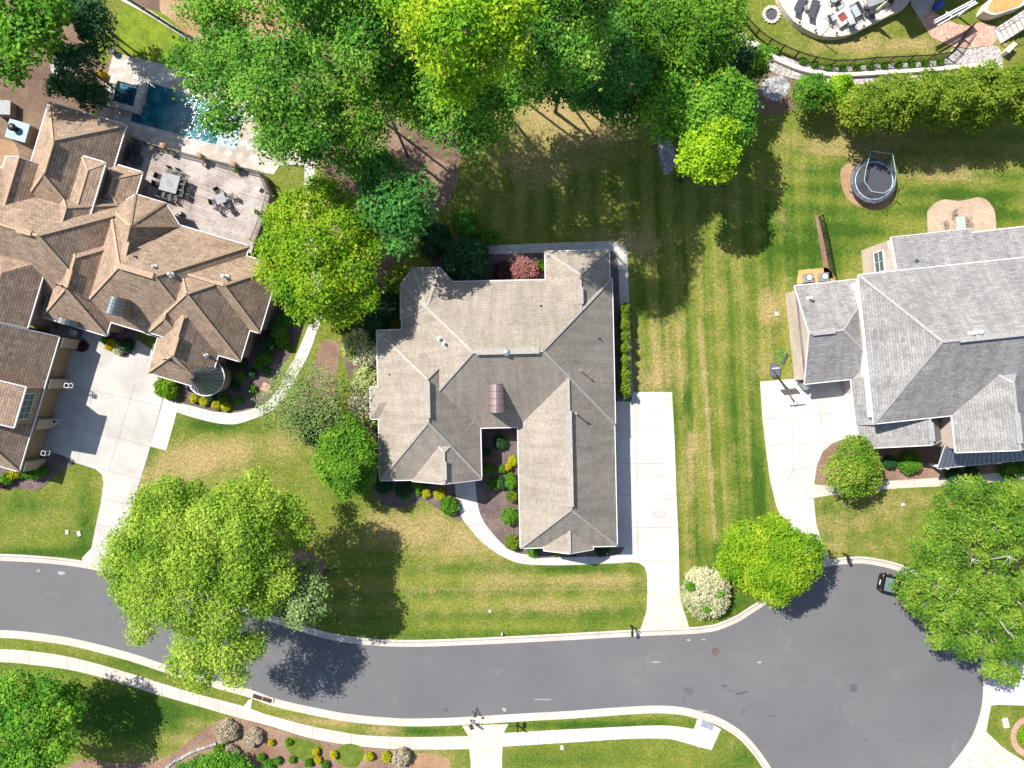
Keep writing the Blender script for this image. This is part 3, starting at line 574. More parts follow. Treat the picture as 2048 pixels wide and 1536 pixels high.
# ---------------------------------------------------------------- houses
class House:
    def __init__(s, name, label, cat, base, u, v, ze, pitch, roofm, wallm, group=None):
        s.root = empty(name, P(*base), 0, label, cat, group); s.u = u; s.v = v; s.ze = ze; s.p = pitch
        s.roof = MB(); s.cap = MB(); s.gut = MB(); s.vent = []; s.roofm = roofm; s.capm = {'shingles_taupe': cap_grey, 'shingles_brown': cap_brown, 'shingles_grey': cap_lt}[roofm.name]; s.wallm = wallm; s.n = 0
    def add_roof(s, pts):
        pts = [Vector(p) for p in pts]
        n = (pts[1]-pts[0]).cross(pts[2]-pts[1]).normalized()
        if n.z < 0: pts = pts[::-1]; n = -n
        h = Vector((0, 0, 1)).cross(n)
        h = h.normalized() if h.length > 1e-4 else Vector((1, 0, 0)); g = n.cross(h)
        s.roof.face(pts, uv=[(p.dot(h), p.dot(g)) for p in pts])
    def strip(s, mb, a, b, w, t, lift):
        d = Vector((0, 0, lift)); mb.bar(Vector(a)+d, Vector(b)+d, w, t)
    def block(s, c0, du, dv, ze=None, p=None, axis=None, e0='h', e1='h', run0=None, run1=None, rc=.5, wall=True, wallm=None, vents=None, inset=.38, gut=True, caps=True, zoff=0.0, wz0=-.05):
        s.n += 1
        ze = (s.ze if ze is None else ze)+zoff+s.n*.0007; p = p or s.p; k = (H-ze)/H/20
        O = P(c0[0], c0[1], ze); U = Vector((s.u[0], -s.u[1], 0))*(1 if du > 0 else -1); V = Vector((s.v[0], -s.v[1], 0))*(1 if dv > 0 else -1)
        lu, lv = abs(du)*k, abs(dv)*k
        if axis is None: axis = 'u' if lu >= lv else 'v'
        # e0 end is at c0's side along the axis
        A_, B_, LL, WW = (U, V, lu, lv) if axis == 'u' else (V, U, lv, lu)
        def q(a, b, z=0): return O+A_*a+B_*b+Vector((0, 0, z))
        rz = p*WW/2; r0 = 0 if e0 == 'g' else (run0*k if run0 else WW/2); r1 = 0 if e1 == 'g' else (run1*k if run1 else WW/2)
        if r0+r1 > LL: r0 = r1 = LL/2 if (r0 and r1) else min(LL, r0+r1)
        a, b, c, d = q(0, 0), q(LL, 0), q(LL, WW), q(0, WW); R0, R1 = q(r0, WW*rc, rz), q(LL-r1, WW*rc, rz)
        s.add_roof([a, b, R1, R0] if (R1-R0).length > .01 else [a, b, R1]); s.add_roof([c, d, R0, R1] if (R1-R0).length > .01 else [c, d, R0])
        if e0 == 'h': s.add_roof([d, a, R0])
        if e1 == 'h': s.add_roof([b, c, R1])
        z = Vector((0, 0, -.02)); s.roof.face([a+z, d+z, c+z, b+z], uv=[(0, 0)]*4)
        if caps:
            if (R1-R0).length > .05: s.strip(s.cap, R0, R1, .26, .05, .01)
            if e0 == 'h': s.strip(s.cap, a, R0, .24, .045, .005); s.strip(s.cap, d, R0, .24, .045, .005)
            if e1 == 'h': s.strip(s.cap, b, R1, .24, .045, .005); s.strip(s.cap, c, R1, .24, .045, .005)
        for t0, t1 in (vents or []):
            x0 = R0.lerp(R1, t0); x1 = R0.lerp(R1, t1); s.vent.append((x0, x1))
        if gut:
            D = Vector((0, 0, -.08))
            s.gut.bar(a+D-B_*.04, b+D-B_*.04, .08, .15); s.gut.bar(c+D+B_*.042, d+D+B_*.042, .08, .152)
            for e, x, y, R, sg in ((e0, a, d, R0, -1), (e1, b, c, R1, 1)):
                if e == 'h': s.gut.bar(x+D+A_*sg*.038, y+D+A_*sg*.038, .08, .148)
                else:
                    s.gut.bar(x+D+A_*sg*.03, R+D+A_*sg*.03, .07, .2); s.gut.bar(y+D+A_*sg*.032, R+D+A_*sg*.032, .07, .2)
        if wall:
            i = inset; mb = MB(); zz = -(ze-wz0); top = -.03
            if e0 == 'g' or e1 == 'g':
                t = p*i*.8-.06; rr = rz-.1; x0 = i if e0 == 'h' else i*.6; x1 = LL-i if e1 == 'h' else LL-i*.6
                xr0 = x0 if e0 == 'g' else r0+.1; xr1 = x1 if e1 == 'g' else LL-r1-.1
                vs = [q(x0, i, zz), q(x0, WW-i, zz), q(x1, WW-i, zz), q(x1, i, zz), q(x0, i, t), q(x0, WW-i, t), q(x1, WW-i, t), q(x1, i, t), q(xr0, WW*rc, rr), q(xr1, WW*rc, rr)]
                mb.mesh(vs, [(0, 1, 5, 8, 4), (1, 2, 6, 5), (2, 3, 7, 9, 6), (3, 0, 4, 7), (4, 8, 9, 7), (5, 6, 9, 8)])
            else:
                vs = [q(i, i, zz), q(i, WW-i, zz), q(LL-i, WW-i, zz), q(LL-i, i, zz), q(i, i, top), q(i, WW-i, top), q(LL-i, WW-i, top), q(LL-i, i, top)]
                mb.mesh(vs, [(0, 1, 5, 4), (1, 2, 6, 5), (2, 3, 7, 6), (3, 0, 4, 7), (4, 5, 6, 7)])
            wpart(mb, 'wall', wallm or s.wallm, s.root)
        return dict(a=a, b=b, c=c, d=d, R0=R0, R1=R1, A=A_, B=B_, L=LL, W=WW, ze=ze, q=q)
    def poly(s, pts, gut=None, cap=None):
        q = [P(*p) for p in pts]; s.add_roof(q)
        D = Vector((0, 0, -.08))
        for i, j in (gut or []): s.gut.bar(q[i]+D, q[j]+D, .1, .15)
        for i, j in (cap or []): s.strip(s.cap, q[i], q[j], .24, .045, .005)
    def finish(s):
        r = wpart(s.roof, 'roof', s.roofm, s.root); s.bvh = BVHTree.FromPolygons([Vector(v) for v in s.roof.v], s.roof.f)
        o = wpart(s.cap, 'ridge_cap', s.capm, r)
        for x0, x1 in s.vent:
            vm = MB(); s.strip(vm, x0, x1, .52, .14, .05); wpart(vm, 'ridge_vent', s.capm, r)
        wpart(s.gut, 'gutter', gutter_m, s.root); s.roof_o = r
    def on(s, px, py):
        d = P(px, py)-Vector((0, 0, H)); h = s.bvh.ray_cast(Vector((0, 0, H)), d.normalized()); return h[0]
    def pipe(s, px, py, r=.07, h=.5, mat=None, capr=None, name='vent_pipe'):
        b = s.on(px, py); mb = MB()
        if not b: return
        mb.tube([b-Vector((0, 0, .2)), b+Vector((0, 0, h))], r, 12)
        mb.lathe(b, [(r*2.4, -.12), (r*2.2, .02), (r, .1)], 12)
        if capr: mb.lathe(b, [(capr, h), (capr, h+.06), (capr*.5, h+.14), (.01, h+.16)], 16)
        wpart(mb, name, mat or galv, s.root, True)
    def window(s, c, n, wd, ht, frame=white, cols=2, rows=2, name='window', up=Vector((0, 0, 1))):
        """c centre on wall face, n outward unit"""
        c = Vector(c); n = Vector(n).normalized(); t = up.cross(n).normalized(); mb = MB()
        M = Matrix((t, n, up)).transposed()
        mb.box(c+n*.03, (wd, .03, ht), M=M); wn_ = wpart(mb, 'pane', glass, s.root)
        f = MB()
        for sx in (-1, 1): f.box(c+t*sx*wd/2+n*.04, (.08, .1, ht+.08), M=M)
        for sz in (-1, 1): f.box(c+up*sz*ht/2+n*.042, (wd-.08, .1, .08), M=M)
        for i in range(1, cols): f.box(c+t*(i/cols-.5)*wd+n*.05, (.04, .04, ht-.08), M=M)
        for i in range(1, rows): f.box(c+up*(i/rows-.5)*ht+n*.052, (wd-.08, .04, .04), M=M)
        fo = wpart(f, name, frame, s.root); wn_.parent = fo; return fo

# ---- the taupe house in the middle
M1 = House('suburban_house', 'sprawling house with taupe shingle hip roofs in the middle of the picture', 'house', (960, 760), (1, -.022), (.022, 1), 3.0, .78, sh_grey, brick_tan, 'large suburban houses')
M1.block((802, 566), 422, 293, wall=True, vents=[(.05, .95)])
M1.block((1041, 1096), 193, -348, e1='g', zoff=-.02, run0=88, vents=[(.02, .72)], axis='v')
M1.block((1090, 503), 128, 190, run0=55, e1='h', axis='v', zoff=-.012, vents=[(.35, .8)])
M1.block((760, 961), 203, -300, axis='v', run0=118, run1=100, zoff=-.03, rc=.53, vents=[(.1, .95)])
M1.block((825, 962), 137, -130, axis='v', e0='g', e1='h', zoff=-.01, vents=[(.12, .7)], rc=.5)
M1.block((740, 774), 60, 64, axis='u', p=.45, zoff=-.05, run0=22, run1=5, caps=False)
# north west bay
bz = 3.0
ap = (853, 616, 5.1)
for a, b in (((801, 568), (827, 536)), ((827, 536), (880, 535)), ((880, 535), (908, 567)), ((908, 567), (905, 640)), ((801, 640), (801, 568))):
    M1.poly([(*a, bz), (*b, bz), ap], gut=[(0, 1)], cap=[(0, 2)])
mb = MB(); mb.prism([P(x, y) for x, y in ((812, 572), (832, 546), (876, 545), (898, 571), (898, 620), (812, 620))], -.05, 2.95); wpart(mb, 'wall', brick_tan, M1.root)
# little gable over the garage end
g1 = M1.block((1088, 1101), 98, -64, axis='v', e0='g', e1='g', p=.62, zoff=.08, wall=False)
mb = MB(); mb.prism([P(x, y, 0) for x, y in ((1092, 1078), (1172, 1076), (1172, 1060), (1092, 1062))], 0, 3.0); wpart(mb, 'wall', brick_tan, M1.root)
M1.finish()
def barrel(Hs, quadpx, zbase, ztop, mat, n=10, name='barrel_dormer', wallm=brick_tan, ribs=5, label=None):
    """quadpx: back-left, back-right, front-right, front-left pixels at the springing height zs"""
    zs = zbase; q = [P(x, y, zs) for x, y in quadpx]; mb = MB(); rb = MB()
    hh = ztop-zs
    def arc(L_, R_, t, k=1.0):
        c = (L_+R_)/2; ang = math.pi*t; return c+(L_-c)*math.cos(ang)*k+Vector((0, 0, math.sin(ang)*hh*k))
    back = [arc(q[0], q[1], i/n) for i in range(n+1)]; front = [arc(q[3], q[2], i/n) for i in range(n+1)]
    for i in range(n): mb.face([front[i], front[i+1], back[i+1], back[i]])
    for j in range(ribs+1):
        t = j/ribs; a = [front[i].lerp(back[i], t) for i in range(n+1)]
        for x, y in zip(a, a[1:]): mb.bar(x, y, .03, .05, m=1)
    ro = wpart(mb, name, [mat, seam_d], Hs.root, False)
    wm = MB(); g = front[:]; c = (q[3]+q[2])/2
    ins = [c+(p-c)*.93+(back[0]-front[0])*.02 for p in g]
    bot = [Vector((ins[-1].x, ins[-1].y, zs-3.2)), Vector((ins[0].x, ins[0].y, zs-3.2))]
    wm.face(ins+bot)
    for a, b in ((q[0], q[3]), (q[1], q[2])):
        a = c+(a-c)*.97; b = c+(b-c)*.97
        wm.face([a, b, Vector((b.x, b.y, zs-3.2)), Vector((a.x, a.y, zs-3.2))])
    bc = [b_ for b_ in back]; wm.face(bc[::-1]+[Vector((bc[0].x, bc[0].y, zs-1)), Vector((bc[-1].x, bc[-1].y, zs-1))])
    wo_ = wpart(wm, 'dormer_wall', wallm, ro)
    return ro, (q[2]+q[3])/2
barrel(M1, [(976, 768), (1009, 768), (1010, 825), (976, 825)], 5.7, 6.55, metal_br, ribs=4)
for x, y, r, h in ((879, 678, .11, .55), (889, 687, .11, .55)): M1.pipe(x, y, r, h, white, .15)
M1.pipe(1013, 704, .16, .18, galv, .3, 'roof_vent'); M1.pipe(1082, 612, .05, .25, black); M1.pipe(779, 749, .04, .25, black)
M1.pipe(1161, 741, .05, .95, galv, .1); M1.pipe(1151, 827, .07, .95, galv, .12); M1.pipe(1198, 677, .06, .3, dgrey)
for k, (x, y) in enumerate(((1232, 850), (1233, 930), (1234, 1010))):
    c = P(1224+k, y); mb = MB(); mb.box(c+Vector((.02, 0, 1.15)), (.08, 2.7, 2.2)); wpart(mb, 'garage_door', white, M1.root)
M1.window(P(1130, 1087)+Vector((0, 0, 1.5)), (0, -1, 0), 1.6, 1.4); M1.window(P(870, 950)+Vector((0, 0, 1.5)), (0, -1, 0), 1.5, 1.5)
M1.window(P(1150, 512)+Vector((0, 0, 1.5)), (0, 1, 0), 1.8, 1.4, cols=3)

# ---- the brown house on the left
U2 = (.958, .287); V2 = (-.287, .958)
M2 = House('suburban_house', 'rambling house with steep brown shingle hips, a round turret and barrel dormers on the left', 'house', (200, 600), U2, V2, 3.5, .89, sh_brown, brick_br, 'large suburban houses')
M2.block((498, 492), -292, 225, vents=[(.0, 1.0)], inset=.5)                       # core
M2.block((214, 628), -330, -220, inset=.5, vents=[(.1, .36)])             # west core
M2.block((83, 633), 135, -200, axis='v', run0=70, vents=[(.05, .6)])     # front hip
M2.block((295, 745), 125, -190, axis='v', run0=52, vents=[(.0, .5)])     # front hip by the turret
M2.block((296, 664), 78, -120, axis='v', ze=4.2, run0=36)
M2.block((480, 723), -200, -200)
M2.block((519, 666), -220, -140)
M2.block((252, 250), -161, 230, axis='v', vents=[(.05, .95)])            # north wing
M2.block((118, 374), 122, 165, axis='v', ze=3.9, run0=38, vents=[(.45, .95)])
M2.block((163, 311), 50, 150, axis='v', ze=5.2, p=.35, e0='h', e1='h')
M2.block((150, 355), -144, 190, axis='v', e0='g')
M2.block((210, 322), 78, 100, axis='v', ze=3.3, p=.5, run0=30)
M2.block((118, 674), -178, 281, axis='v', ze=3.2, e0='g')                # garage
M2.block((95, 520), -98, 142, axis='v', ze=5.0, e1='g', e0='h', caps=False)  # garage, set back edge
# octagonal bay over the deck
ap = (261, 452, 7.2); ap2 = (243, 530, 7.2); z9 = 3.6
pts = [(222, 418), (272, 388), (331, 406), (360, 452), (343, 513), (330, 560)]
for a, b in zip(pts[:4], pts[1:4]): M2.poly([(*a, z9), (*b, z9), ap], gut=[(0, 1)], cap=[(0, 2), (1, 2)])
M2.poly([(*pts[3], z9), (*pts[4], z9), (*pts[5], z9), ap2, ap], gut=[(0, 1)])
M2.poly([(200, 500, z9), (*pts[0], z9), ap, ap2])
mb = MB(); mb.prism([P(*p) for p in ((240, 430), (282, 406), (327, 422), (345, 458), (333, 505), (300, 560), (230, 540))], -.05, 3.55); wpart(mb, 'wall', brick_br, M2.root)
M2.finish()
va = MB(); a = P(261, 452, 7.3); b = P(243, 530, 7.3); va.bar(a.lerp(b, .4), a.lerp(b, .8), .52, .14); wpart(va, 'ridge_vent', cap_brown, M2.roof_o)
# dormer on the garage roof with its window
mb = MB(); A_ = Vector((U2[0], -U2[1], 0)); B_ = Vector((V2[0], -V2[1], 0)); c = P(18, 808, 6.0)
rf = MB(); fc = c+A_*1.1
q = [fc-B_*1.95, fc+B_*1.95, fc+B_*1.95-A_*5+Vector((0, 0, 1.6)), fc-B_*1.95-A_*5+Vector((0, 0, 1.6))]
rf2 = House.__new__(House); rf2.roof = MB(); House.add_roof(rf2, q); dr = wpart(rf2.roof, 'dormer_roof', sh_brown, M2.root)
g = MB(); g.bar(q[0], q[1], .1, .16); g.bar(q[0], q[3], .1, .16); g.bar(q[1], q[2], .1, .16); wpart(g, 'gutter', gutter_m, dr)
mb.box(fc-A_*2.8-Vector((0, 0, 1.7)), (5, 3.5, 3.3), M=Matrix((A_, -B_, Vector((0, 0, 1)))).transposed()); wpart(mb, 'dormer_wall', brick_br, dr)
M2.window(fc-A_*.28-Vector((0, 0, 1.1)), A_, 2.5, 1.5, cream, 4, 2)
for x, y, r, h in ((310, 534, .1, .35), (342, 549, .12, .4), (453, 555, .13, .8), (272, 514, .05, .3), (413, 711, .09, .35)): M2.pipe(x, y, r, h, white if r > .06 else black, r*1.3)
def finial(x, y):
    b = M2.on(x, y); mb = MB(); mb.lathe(b, [(.14, -.1), (.1, .1), (.16, .25), (.05, .4), (.04, 1.0), (.09, 1.1), (.02, 1.25), (.005, 1.7)], 10); wpart(mb, 'finial', seam_d, M2.root)
finial(129, 573); finial(341, 720)
barrel(M2, [(227, 592), (258, 600), (248, 634), (215, 626)], 6.0, 7.2, metal_gr, ribs=5, wallm=brick_br)
barrel(M2, [(121, 632), (163, 645), (158, 655), (118, 643)], 3.7, 5.0, metal_gr, ribs=3, wallm=brick_br)
# turret
c = P(437, 755); tr_ = MB(); n = 36; R_ = 1.52
tw = MB(); tw.lathe(c, [(R_-.05, -.05), (R_-.05, 3.0)], n); wpart(tw, 'turret_wall', brick_br, M2.root, True)
tr_.lathe(c, [(R_+.22, 2.9), (R_+.2, 3.0), (.85, 4.4), (.03, 5.9)], n); sm_ = tr_
for i in range(24):
    t = 2*math.pi*i/24; d = Vector((math.cos(t), math.sin(t), 0))
    sm_.bar(c+d*(R_+.2)+Vector((0, 0, 3.02)), c+d*.86+Vector((0, 0, 4.42)), .035, .05, m=1); sm_.bar(c+d*.86+Vector((0, 0, 4.42)), c+d*.04+Vector((0, 0, 5.9)), .03, .05, m=1)
to = wpart(tr_, 'turret_roof', [metal_gr, seam_d], M2.root); kb = MB(); kb.lathe(c, [(.16, 5.7), (.14, 5.95), (.03, 6.15), (.01, 6.6)], 12); wpart(kb, 'finial', galv, to, True)
gr = MB(); gr.lathe(c, [(R_+.2, 2.86), (R_+.3, 2.88), (R_+.3, 2.99), (R_+.2, 2.98)], n); wpart(gr, 'gutter', gutter_m, to)
# garage doors, piers
for t in (.5, 4.6, 8.7, 12.9):
    e = P(118, 674, 3.2)+B_*t; e.z = 0; mb = MB(); mb.box(e+A_*.05+Vector((0, 0, 1.45)), (.5, .95, 3.0), M=Matrix((A_, -B_, Vector((0, 0, 1)))).transposed()); wpart(mb, 'pier', brick_tan, M2.root)
for t in (2.55, 6.65, 10.8):
    e = P(118, 674, 3.2)+B_*t-A_*.36; e.z = 0; mb = MB(); mb.box(e+Vector((0, 0, 1.2)), (.1, 2.8, 2.4), M=Matrix((A_, -B_, Vector((0, 0, 1)))).transposed()); wpart(mb, 'garage_door', wood, M2.root)
M2.window(P(500, 690)+Vector((0, 0, 1.6)), A_, 2.0, 1.4); M2.window(P(268, 300)+A_*.1+Vector((0, 0, 2.0)), A_, 1.8, 1.2, cols=4, rows=3); M2.window(P(255, 345)+Vector((0, 0, 2.0)), A_, 1.8, 1.2, cols=4, rows=3)
# ---- the grey house on the right
U3 = (.994, -.105); V3 = (.105, .994)
M3 = House('suburban_house', 'two storey house with pale grey shingles and a metal porch roof at the right edge', 'house', (1850, 700), U3, V3, 3.0, .47, sh_lt, brick_lt, 'large suburban houses')
M3.block((1589, 572), 165, 197, axis='u', e0='g', vents=[(.1, .75)])
m3 = M3.block((1717, 550), 430, 299, ze=5.8, p=.58, axis='u', run0=100, wallm=siding, inset=.45, vents=[(.18, .85)])
M3.block((1720, 897), 166, -170, axis='v', e0='g', rc=.68, p=.66, vents=[(.08, .5)])
M3.block((1912, 905), 158, -210, ze=5.8, p=.66, axis='v', e0='g', rc=.58, wallm=brick_lt, vents=[(.1, .55)], zoff=.02)
M3.block((2036, 892), 150, -150, ze=5.6, p=.6, axis='v', e0='g', wallm=brick_lt)
M3.poly([(1781, 475, 4.9), (1942, 457, 4.9), (1955, 540, 5.72), (1795, 556, 5.72)], gut=[(0, 1)])
M3.poly([(1942, 466, 4.9), (2110, 446, 4.9), (2120, 520, 5.72), (1955, 540, 5.72)], gut=[(0, 1)])
M3.gut.bar(P(1781, 475, 4.86), P(1795, 556, 5.7), .08, .22)
mb = MB(); mb.prism([P(x, y) for x, y in ((1722, 501), (2070, 463), (2090, 560), (1730, 590))], -.05, 4.85)
yN = P(1781, 475, 4.9).y; yS = P(1795, 556, 5.72).y; a_ = P(1722, 501); b_ = P(1730, 590); e_ = P(2085, 520)
zf = lambda p: 4.9+(yN-p.y)/(yN-yS)*.82-.12
b_ = Vector((b_.x, yS, 0)); mb.face([a_+Vector((0, 0, 4.0)), b_+Vector((0, 0, 4.0)), b_+Vector((0, 0, zf(b_))), a_+Vector((0, 0, zf(a_)))])
wpart(mb, 'wall', brick_lt, M3.root)
M3.poly([(1702, 758, 3.0), (1745, 752, 4.4), (1760, 850, 4.4), (1712, 850, 3.0)], gut=[(0, 3)])
mb = MB(); mb.prism([P(x, y) for x, y in ((1688, 760), (1740, 756), (1745, 880), (1697, 882))], -.05, 3.0); wpart(mb, 'wall', brick_lt, M3.root)
M3.finish()
# standing seam porch roof
pr = MB(); pts = [P(1876, 937, 3.0), P(2060, 919, 3.0), P(2050, 880, 4.3), P(1891, 893, 4.3)]
pr.face(pts); pr.face([P(1876, 937, 3.0), P(1891, 893, 4.3), P(1884, 890, 3.6)])
sm_ = pr
for i in range(20):
    t = i/19; sm_.bar(pts[0].lerp(pts[1], t), pts[3].lerp(pts[2], t), .035, .06, m=1)
po = wpart(pr, 'porch_roof', [metal_bl, seam_d], M3.root); g = MB(); g.bar(pts[0]-Vector((0, 0, .08)), pts[1]-Vector((0, 0, .08)), .1, .14); g.bar(pts[0]-Vector((0, 0, .08)), pts[3]-Vector((0, 0, .08)), .08, .12); wpart(g, 'gutter', white, po)
mb = MB()
for x, y in ((1860, 929), (1960, 919)): mb = MB(); mb.box(P(x, y)+Vector((0, 0, 1.45)), (.25, .25, 2.9)); wpart(mb, 'porch_post', white, M3.root)
M3.pipe(1617, 597, .09, .7, white, .16); M3.pipe(1940, 667, .1, .45, white, .2); M3.pipe(1956, 665, .1, .45, white, .2); M3.pipe(1833, 522, .1, .12, dgrey)
A3 = Vector((U3[0], -U3[1], 0)); B3 = Vector((V3[0], -V3[1], 0))
M3.window(P(1725, 535)+Vector((-.0, 0, 3.3)), -A3, 1.9, 1.7)
e = m3['a'].lerp(m3['d'], .73)+A3*.45; M3.window(Vector((e.x, e.y, 5.0)), -A3, .9, .8, cols=2, rows=1)
for t in (.22, .68):
    e = P(1697, 795).lerp(P(1702, 872), t); mb = MB(); mb.box(e-A3*.42+Vector((0, 0, 1.15)), (.08, 2.6, 2.25), M=Matrix((A3, -B3, Vector((0, 0, 1)))).transposed()); wpart(mb, 'garage_door', white, M3.root)
# ---- neighbouring house mostly outside the frame, its shadow falls on the terrace
M4 = House('suburban_house', 'corner of a tall house beyond the top edge, above the brick terrace', 'house', (1900, -150), (.9, -.436), (.436, .9), 6.0, .5, sh_lt, brick_lt, 'large suburban houses')
M4.block((1812, -52), 240, -200, axis='u'); M4.finish()
# ---------------------------------------------------------------- trees and shrubs
Z6 = Vector((0, 0, 1)); RNG = np.random.default_rng(7); random.seed(5)
def leaves(lobes, n_clump, n_leaf, size, spread, up=.35, low=-.35, droop=0):
    """lobes: (x,y,z,rx,ry,rz); returns verts and rnd"""
    lobes = np.array(lobes, float); wts = lobes[:, 3]*lobes[:, 4]+lobes[:, 3]*lobes[:, 5]; wts /= wts.sum()
    k = RNG.choice(len(lobes), n_clump, p=wts); Lb = lobes[k]; lt = RNG.random(len(lobes))[k]
    d = RNG.normal(size=(n_clump, 3)); d /= np.linalg.norm(d, axis=1)[:, None]
    d[:, 2] = np.where(d[:, 2] < low, -d[:, 2], d[:, 2])
    rr = 1-np.abs(RNG.normal(0, .16, n_clump)); rr = np.where(RNG.random(n_clump) < .12, rr+.16, rr)
    c = Lb[:, :3]+d*Lb[:, 3:]*rr[:, None]
    # drop clumps deep inside other lobes
    keep = np.ones(n_clump, bool)
    for L_ in lobes:
        q = (c-L_[:3])/L_[3:]; keep &= ~((q**2).sum(1) < .35)
    c = c[keep]; d = d[keep]
    m = len(c); tint = .6*RNG.random(m)+.4*lt[keep]
    C = np.repeat(c, n_leaf, 0); Dn = np.repeat(d, n_leaf, 0); T = np.repeat(tint, n_leaf)
    off = RNG.normal(size=C.shape)*spread; off[:, 2] *= .6; C = C+off
    C[:, 2] -= droop*np.abs(off[:, 0])
    nrm = Dn*.5+RNG.normal(size=C.shape)*.5; nrm[:, 2] += up; nrm /= np.linalg.norm(nrm, axis=1)[:, None]
    a = np.cross(nrm, RNG.normal(size=C.shape)); a /= np.linalg.norm(a, axis=1)[:, None]; b = np.cross(nrm, a)
    s = (size*(.45+1.1*RNG.random(len(C))**1.5))[:, None]; a *= s; b *= s*.55
    v = np.stack([C-a, C-b*1.0+a*.1+nrm*s*.12, C+a, C+b*1.0+a*.1+nrm*s*.12], 1).reshape(-1, 3)
    rnd = np.clip(.55*T+.45*RNG.random(len(C)), 0, 1)
    return v, rnd
def crown_obj(name, parent, lobes, mat, n_clump, n_leaf, size, spread, **kw):
    v, r = leaves(lobes, n_clump, n_leaf, size, spread, **kw)
    me = npmesh(name, v, np.arange(len(v)).reshape(-1, 4), mat, [('rnd', 'FACE', 'FLOAT', r)])
    o = bpy.data.objects.new(name, me); COL.objects.link(o); o.parent = parent; return o
NLEAF = [0]
TREEQ = 1.0
def tree(cx, cy, rpx, zc, hz, leaf, label, name='tree', cat='tree', group=None, size=.2, dens=1.0, nl=9, spread=.32, lobes=None, nlob=9, ry=None, barkm=None, trunk_r=None, fill=1.0, seed=None, lsz=(.36, .55), low=-.35, up=.6, flat=.75, base=None, ls=.88):
    """cx,cy crown centre pixel, rpx visible radius px, zc height of the crown centre, hz half height of the crown"""
    if seed is not None: random.seed(seed)
    k = (H-zc)/H/20; c = P(cx, cy, zc); R = rpx*k; RY = (ry or rpx)*k
    base = P(*base) if base else Vector((c.x, c.y, 0)); off = Vector((c.x, c.y, 0))-base; root = empty(name, base, 0, label, cat, group)
    Ls = []
    if lobes:
        for lx, ly, lr, lz in lobes:
            q = P(lx, ly, zc+lz)-base; r_ = lr*ls*(H-zc-lz)/H/20; q.z += random.uniform(-.5, .5)*min(1, r_*.3); Ls.append((q.x, q.y, q.z, r_, r_, r_*flat))
    else:
        Ls.append((0, 0, zc, R*.62, RY*.62, hz*.75))
        for i in range(nlob):
            t = 2*math.pi*(i+random.random()*.7)/nlob; f = random.uniform(.5, .72); s = random.uniform(*lsz)
            Ls.append((R*f*math.cos(t), RY*f*math.sin(t), zc+hz*random.uniform(-.35, .3), R*s, RY*s, hz*s*1.1))
        for i in range(nlob//2):
            t = random.random()*6.28; f = random.uniform(.1, .4); s = random.uniform(.25, .4)
            Ls.append((R*f*math.cos(t), RY*f*math.sin(t), zc+hz*random.uniform(.35, .7), R*s, RY*s, hz*s))
    area = sum(math.pi*l[3]*l[4] for l in Ls)
    n = int(area*1.35*fill*dens/(size*size*.55*nl)*1.7*TREEQ); n = max(n, 20); NLEAF[0] += n*nl
    crown_obj('crown', root, Ls, L[leaf], n, nl, size, spread, low=low, up=up)
    tr = trunk_r or max(.05, zc*.022); mb = MB(); zb = max(zc-hz*.9, zc*.3)
    mb.tube([(0, 0, -.2), (off.x*.4+tr*.3, off.y*.4, zb*.5), (off.x*.8, off.y*.8+tr*.4, zb), (off.x, off.y, zc+hz*.2)], [tr*1.25, tr, tr*.8, tr*.35], 10)
    for l in Ls[1:]:
        f_ = random.uniform(zb*.75, zc*.95); s_ = Vector((off.x*f_/zc, off.y*f_/zc, f_)); e = Vector(l[:3]); m_ = s_.lerp(e, .5)+Vector((random.uniform(-.2, .2), random.uniform(-.2, .2), .25*R*.2))
        mb.tube([s_, m_, e, e+(e-s_)*.05], [tr*.42, tr*.28, tr*.14, .015], 6)
        for q in range(3):
            d = Vector((random.uniform(-1, 1), random.uniform(-1, 1), random.uniform(.1, .9)))*l[3]*.85
            mb.tube([m_.lerp(e, random.random()), e+d*.5, e+d], [tr*.14, tr*.08, .01], 5)
    mb.build('trunk', barkm or bark, root, True)
    return root
def shrub(cx, cy, rpx, h, leaf, label, name='shrub', cat='shrub', group=None, size=.07, ry=None, nl=5, dens=1.0, lump=.12, ball=True):
    """rounded or loose bush standing on the ground"""
    c = P(cx, cy, h*.6); k = (H-h*.6)/H/20; R = rpx*k; RY = (ry or rpx)*k; root = empty(name, Vector((c.x, c.y, 0)), 0, label, cat, group)
    Ls = [(0, 0, h*.5, R*.92, RY*.92, h*.52)]
    for i in range(6):
        t = 6.28*(i+random.random())/6; f = .5 if ball else .68; s = .48 if ball else .42
        Ls.append((R*f*math.cos(t), RY*f*math.sin(t), h*random.uniform(.4, .6), R*s, RY*s, h*.42*random.uniform(.9, 1.15)))
    area = math.pi*R*RY*1.6+3.2*(R+RY)*h*.6
    n = int(max(14, area*2.0*dens/(size*size*.55*nl))); NLEAF[0] += n*nl
    crown_obj('foliage', root, Ls, L[leaf], n, nl, size, size*.75, low=-.9, up=.25)
    mb = MB()
    for i in range(5):
        t = 6.28*i/5; mb.tube([(0, 0, -.05), (R*.25*math.cos(t), RY*.25*math.sin(t), h*.4), (R*.55*math.cos(t), RY*.55*math.sin(t), h*.75)], [.03, .02, .008], 5)
    mb.build('stem', bark, root); return root
W_ = 'tall trees of the wood behind the houses'
T = dict(size=.145, nl=14, spread=.38, group=W_, trunk_r=.12, dens=.95, flat=.7)
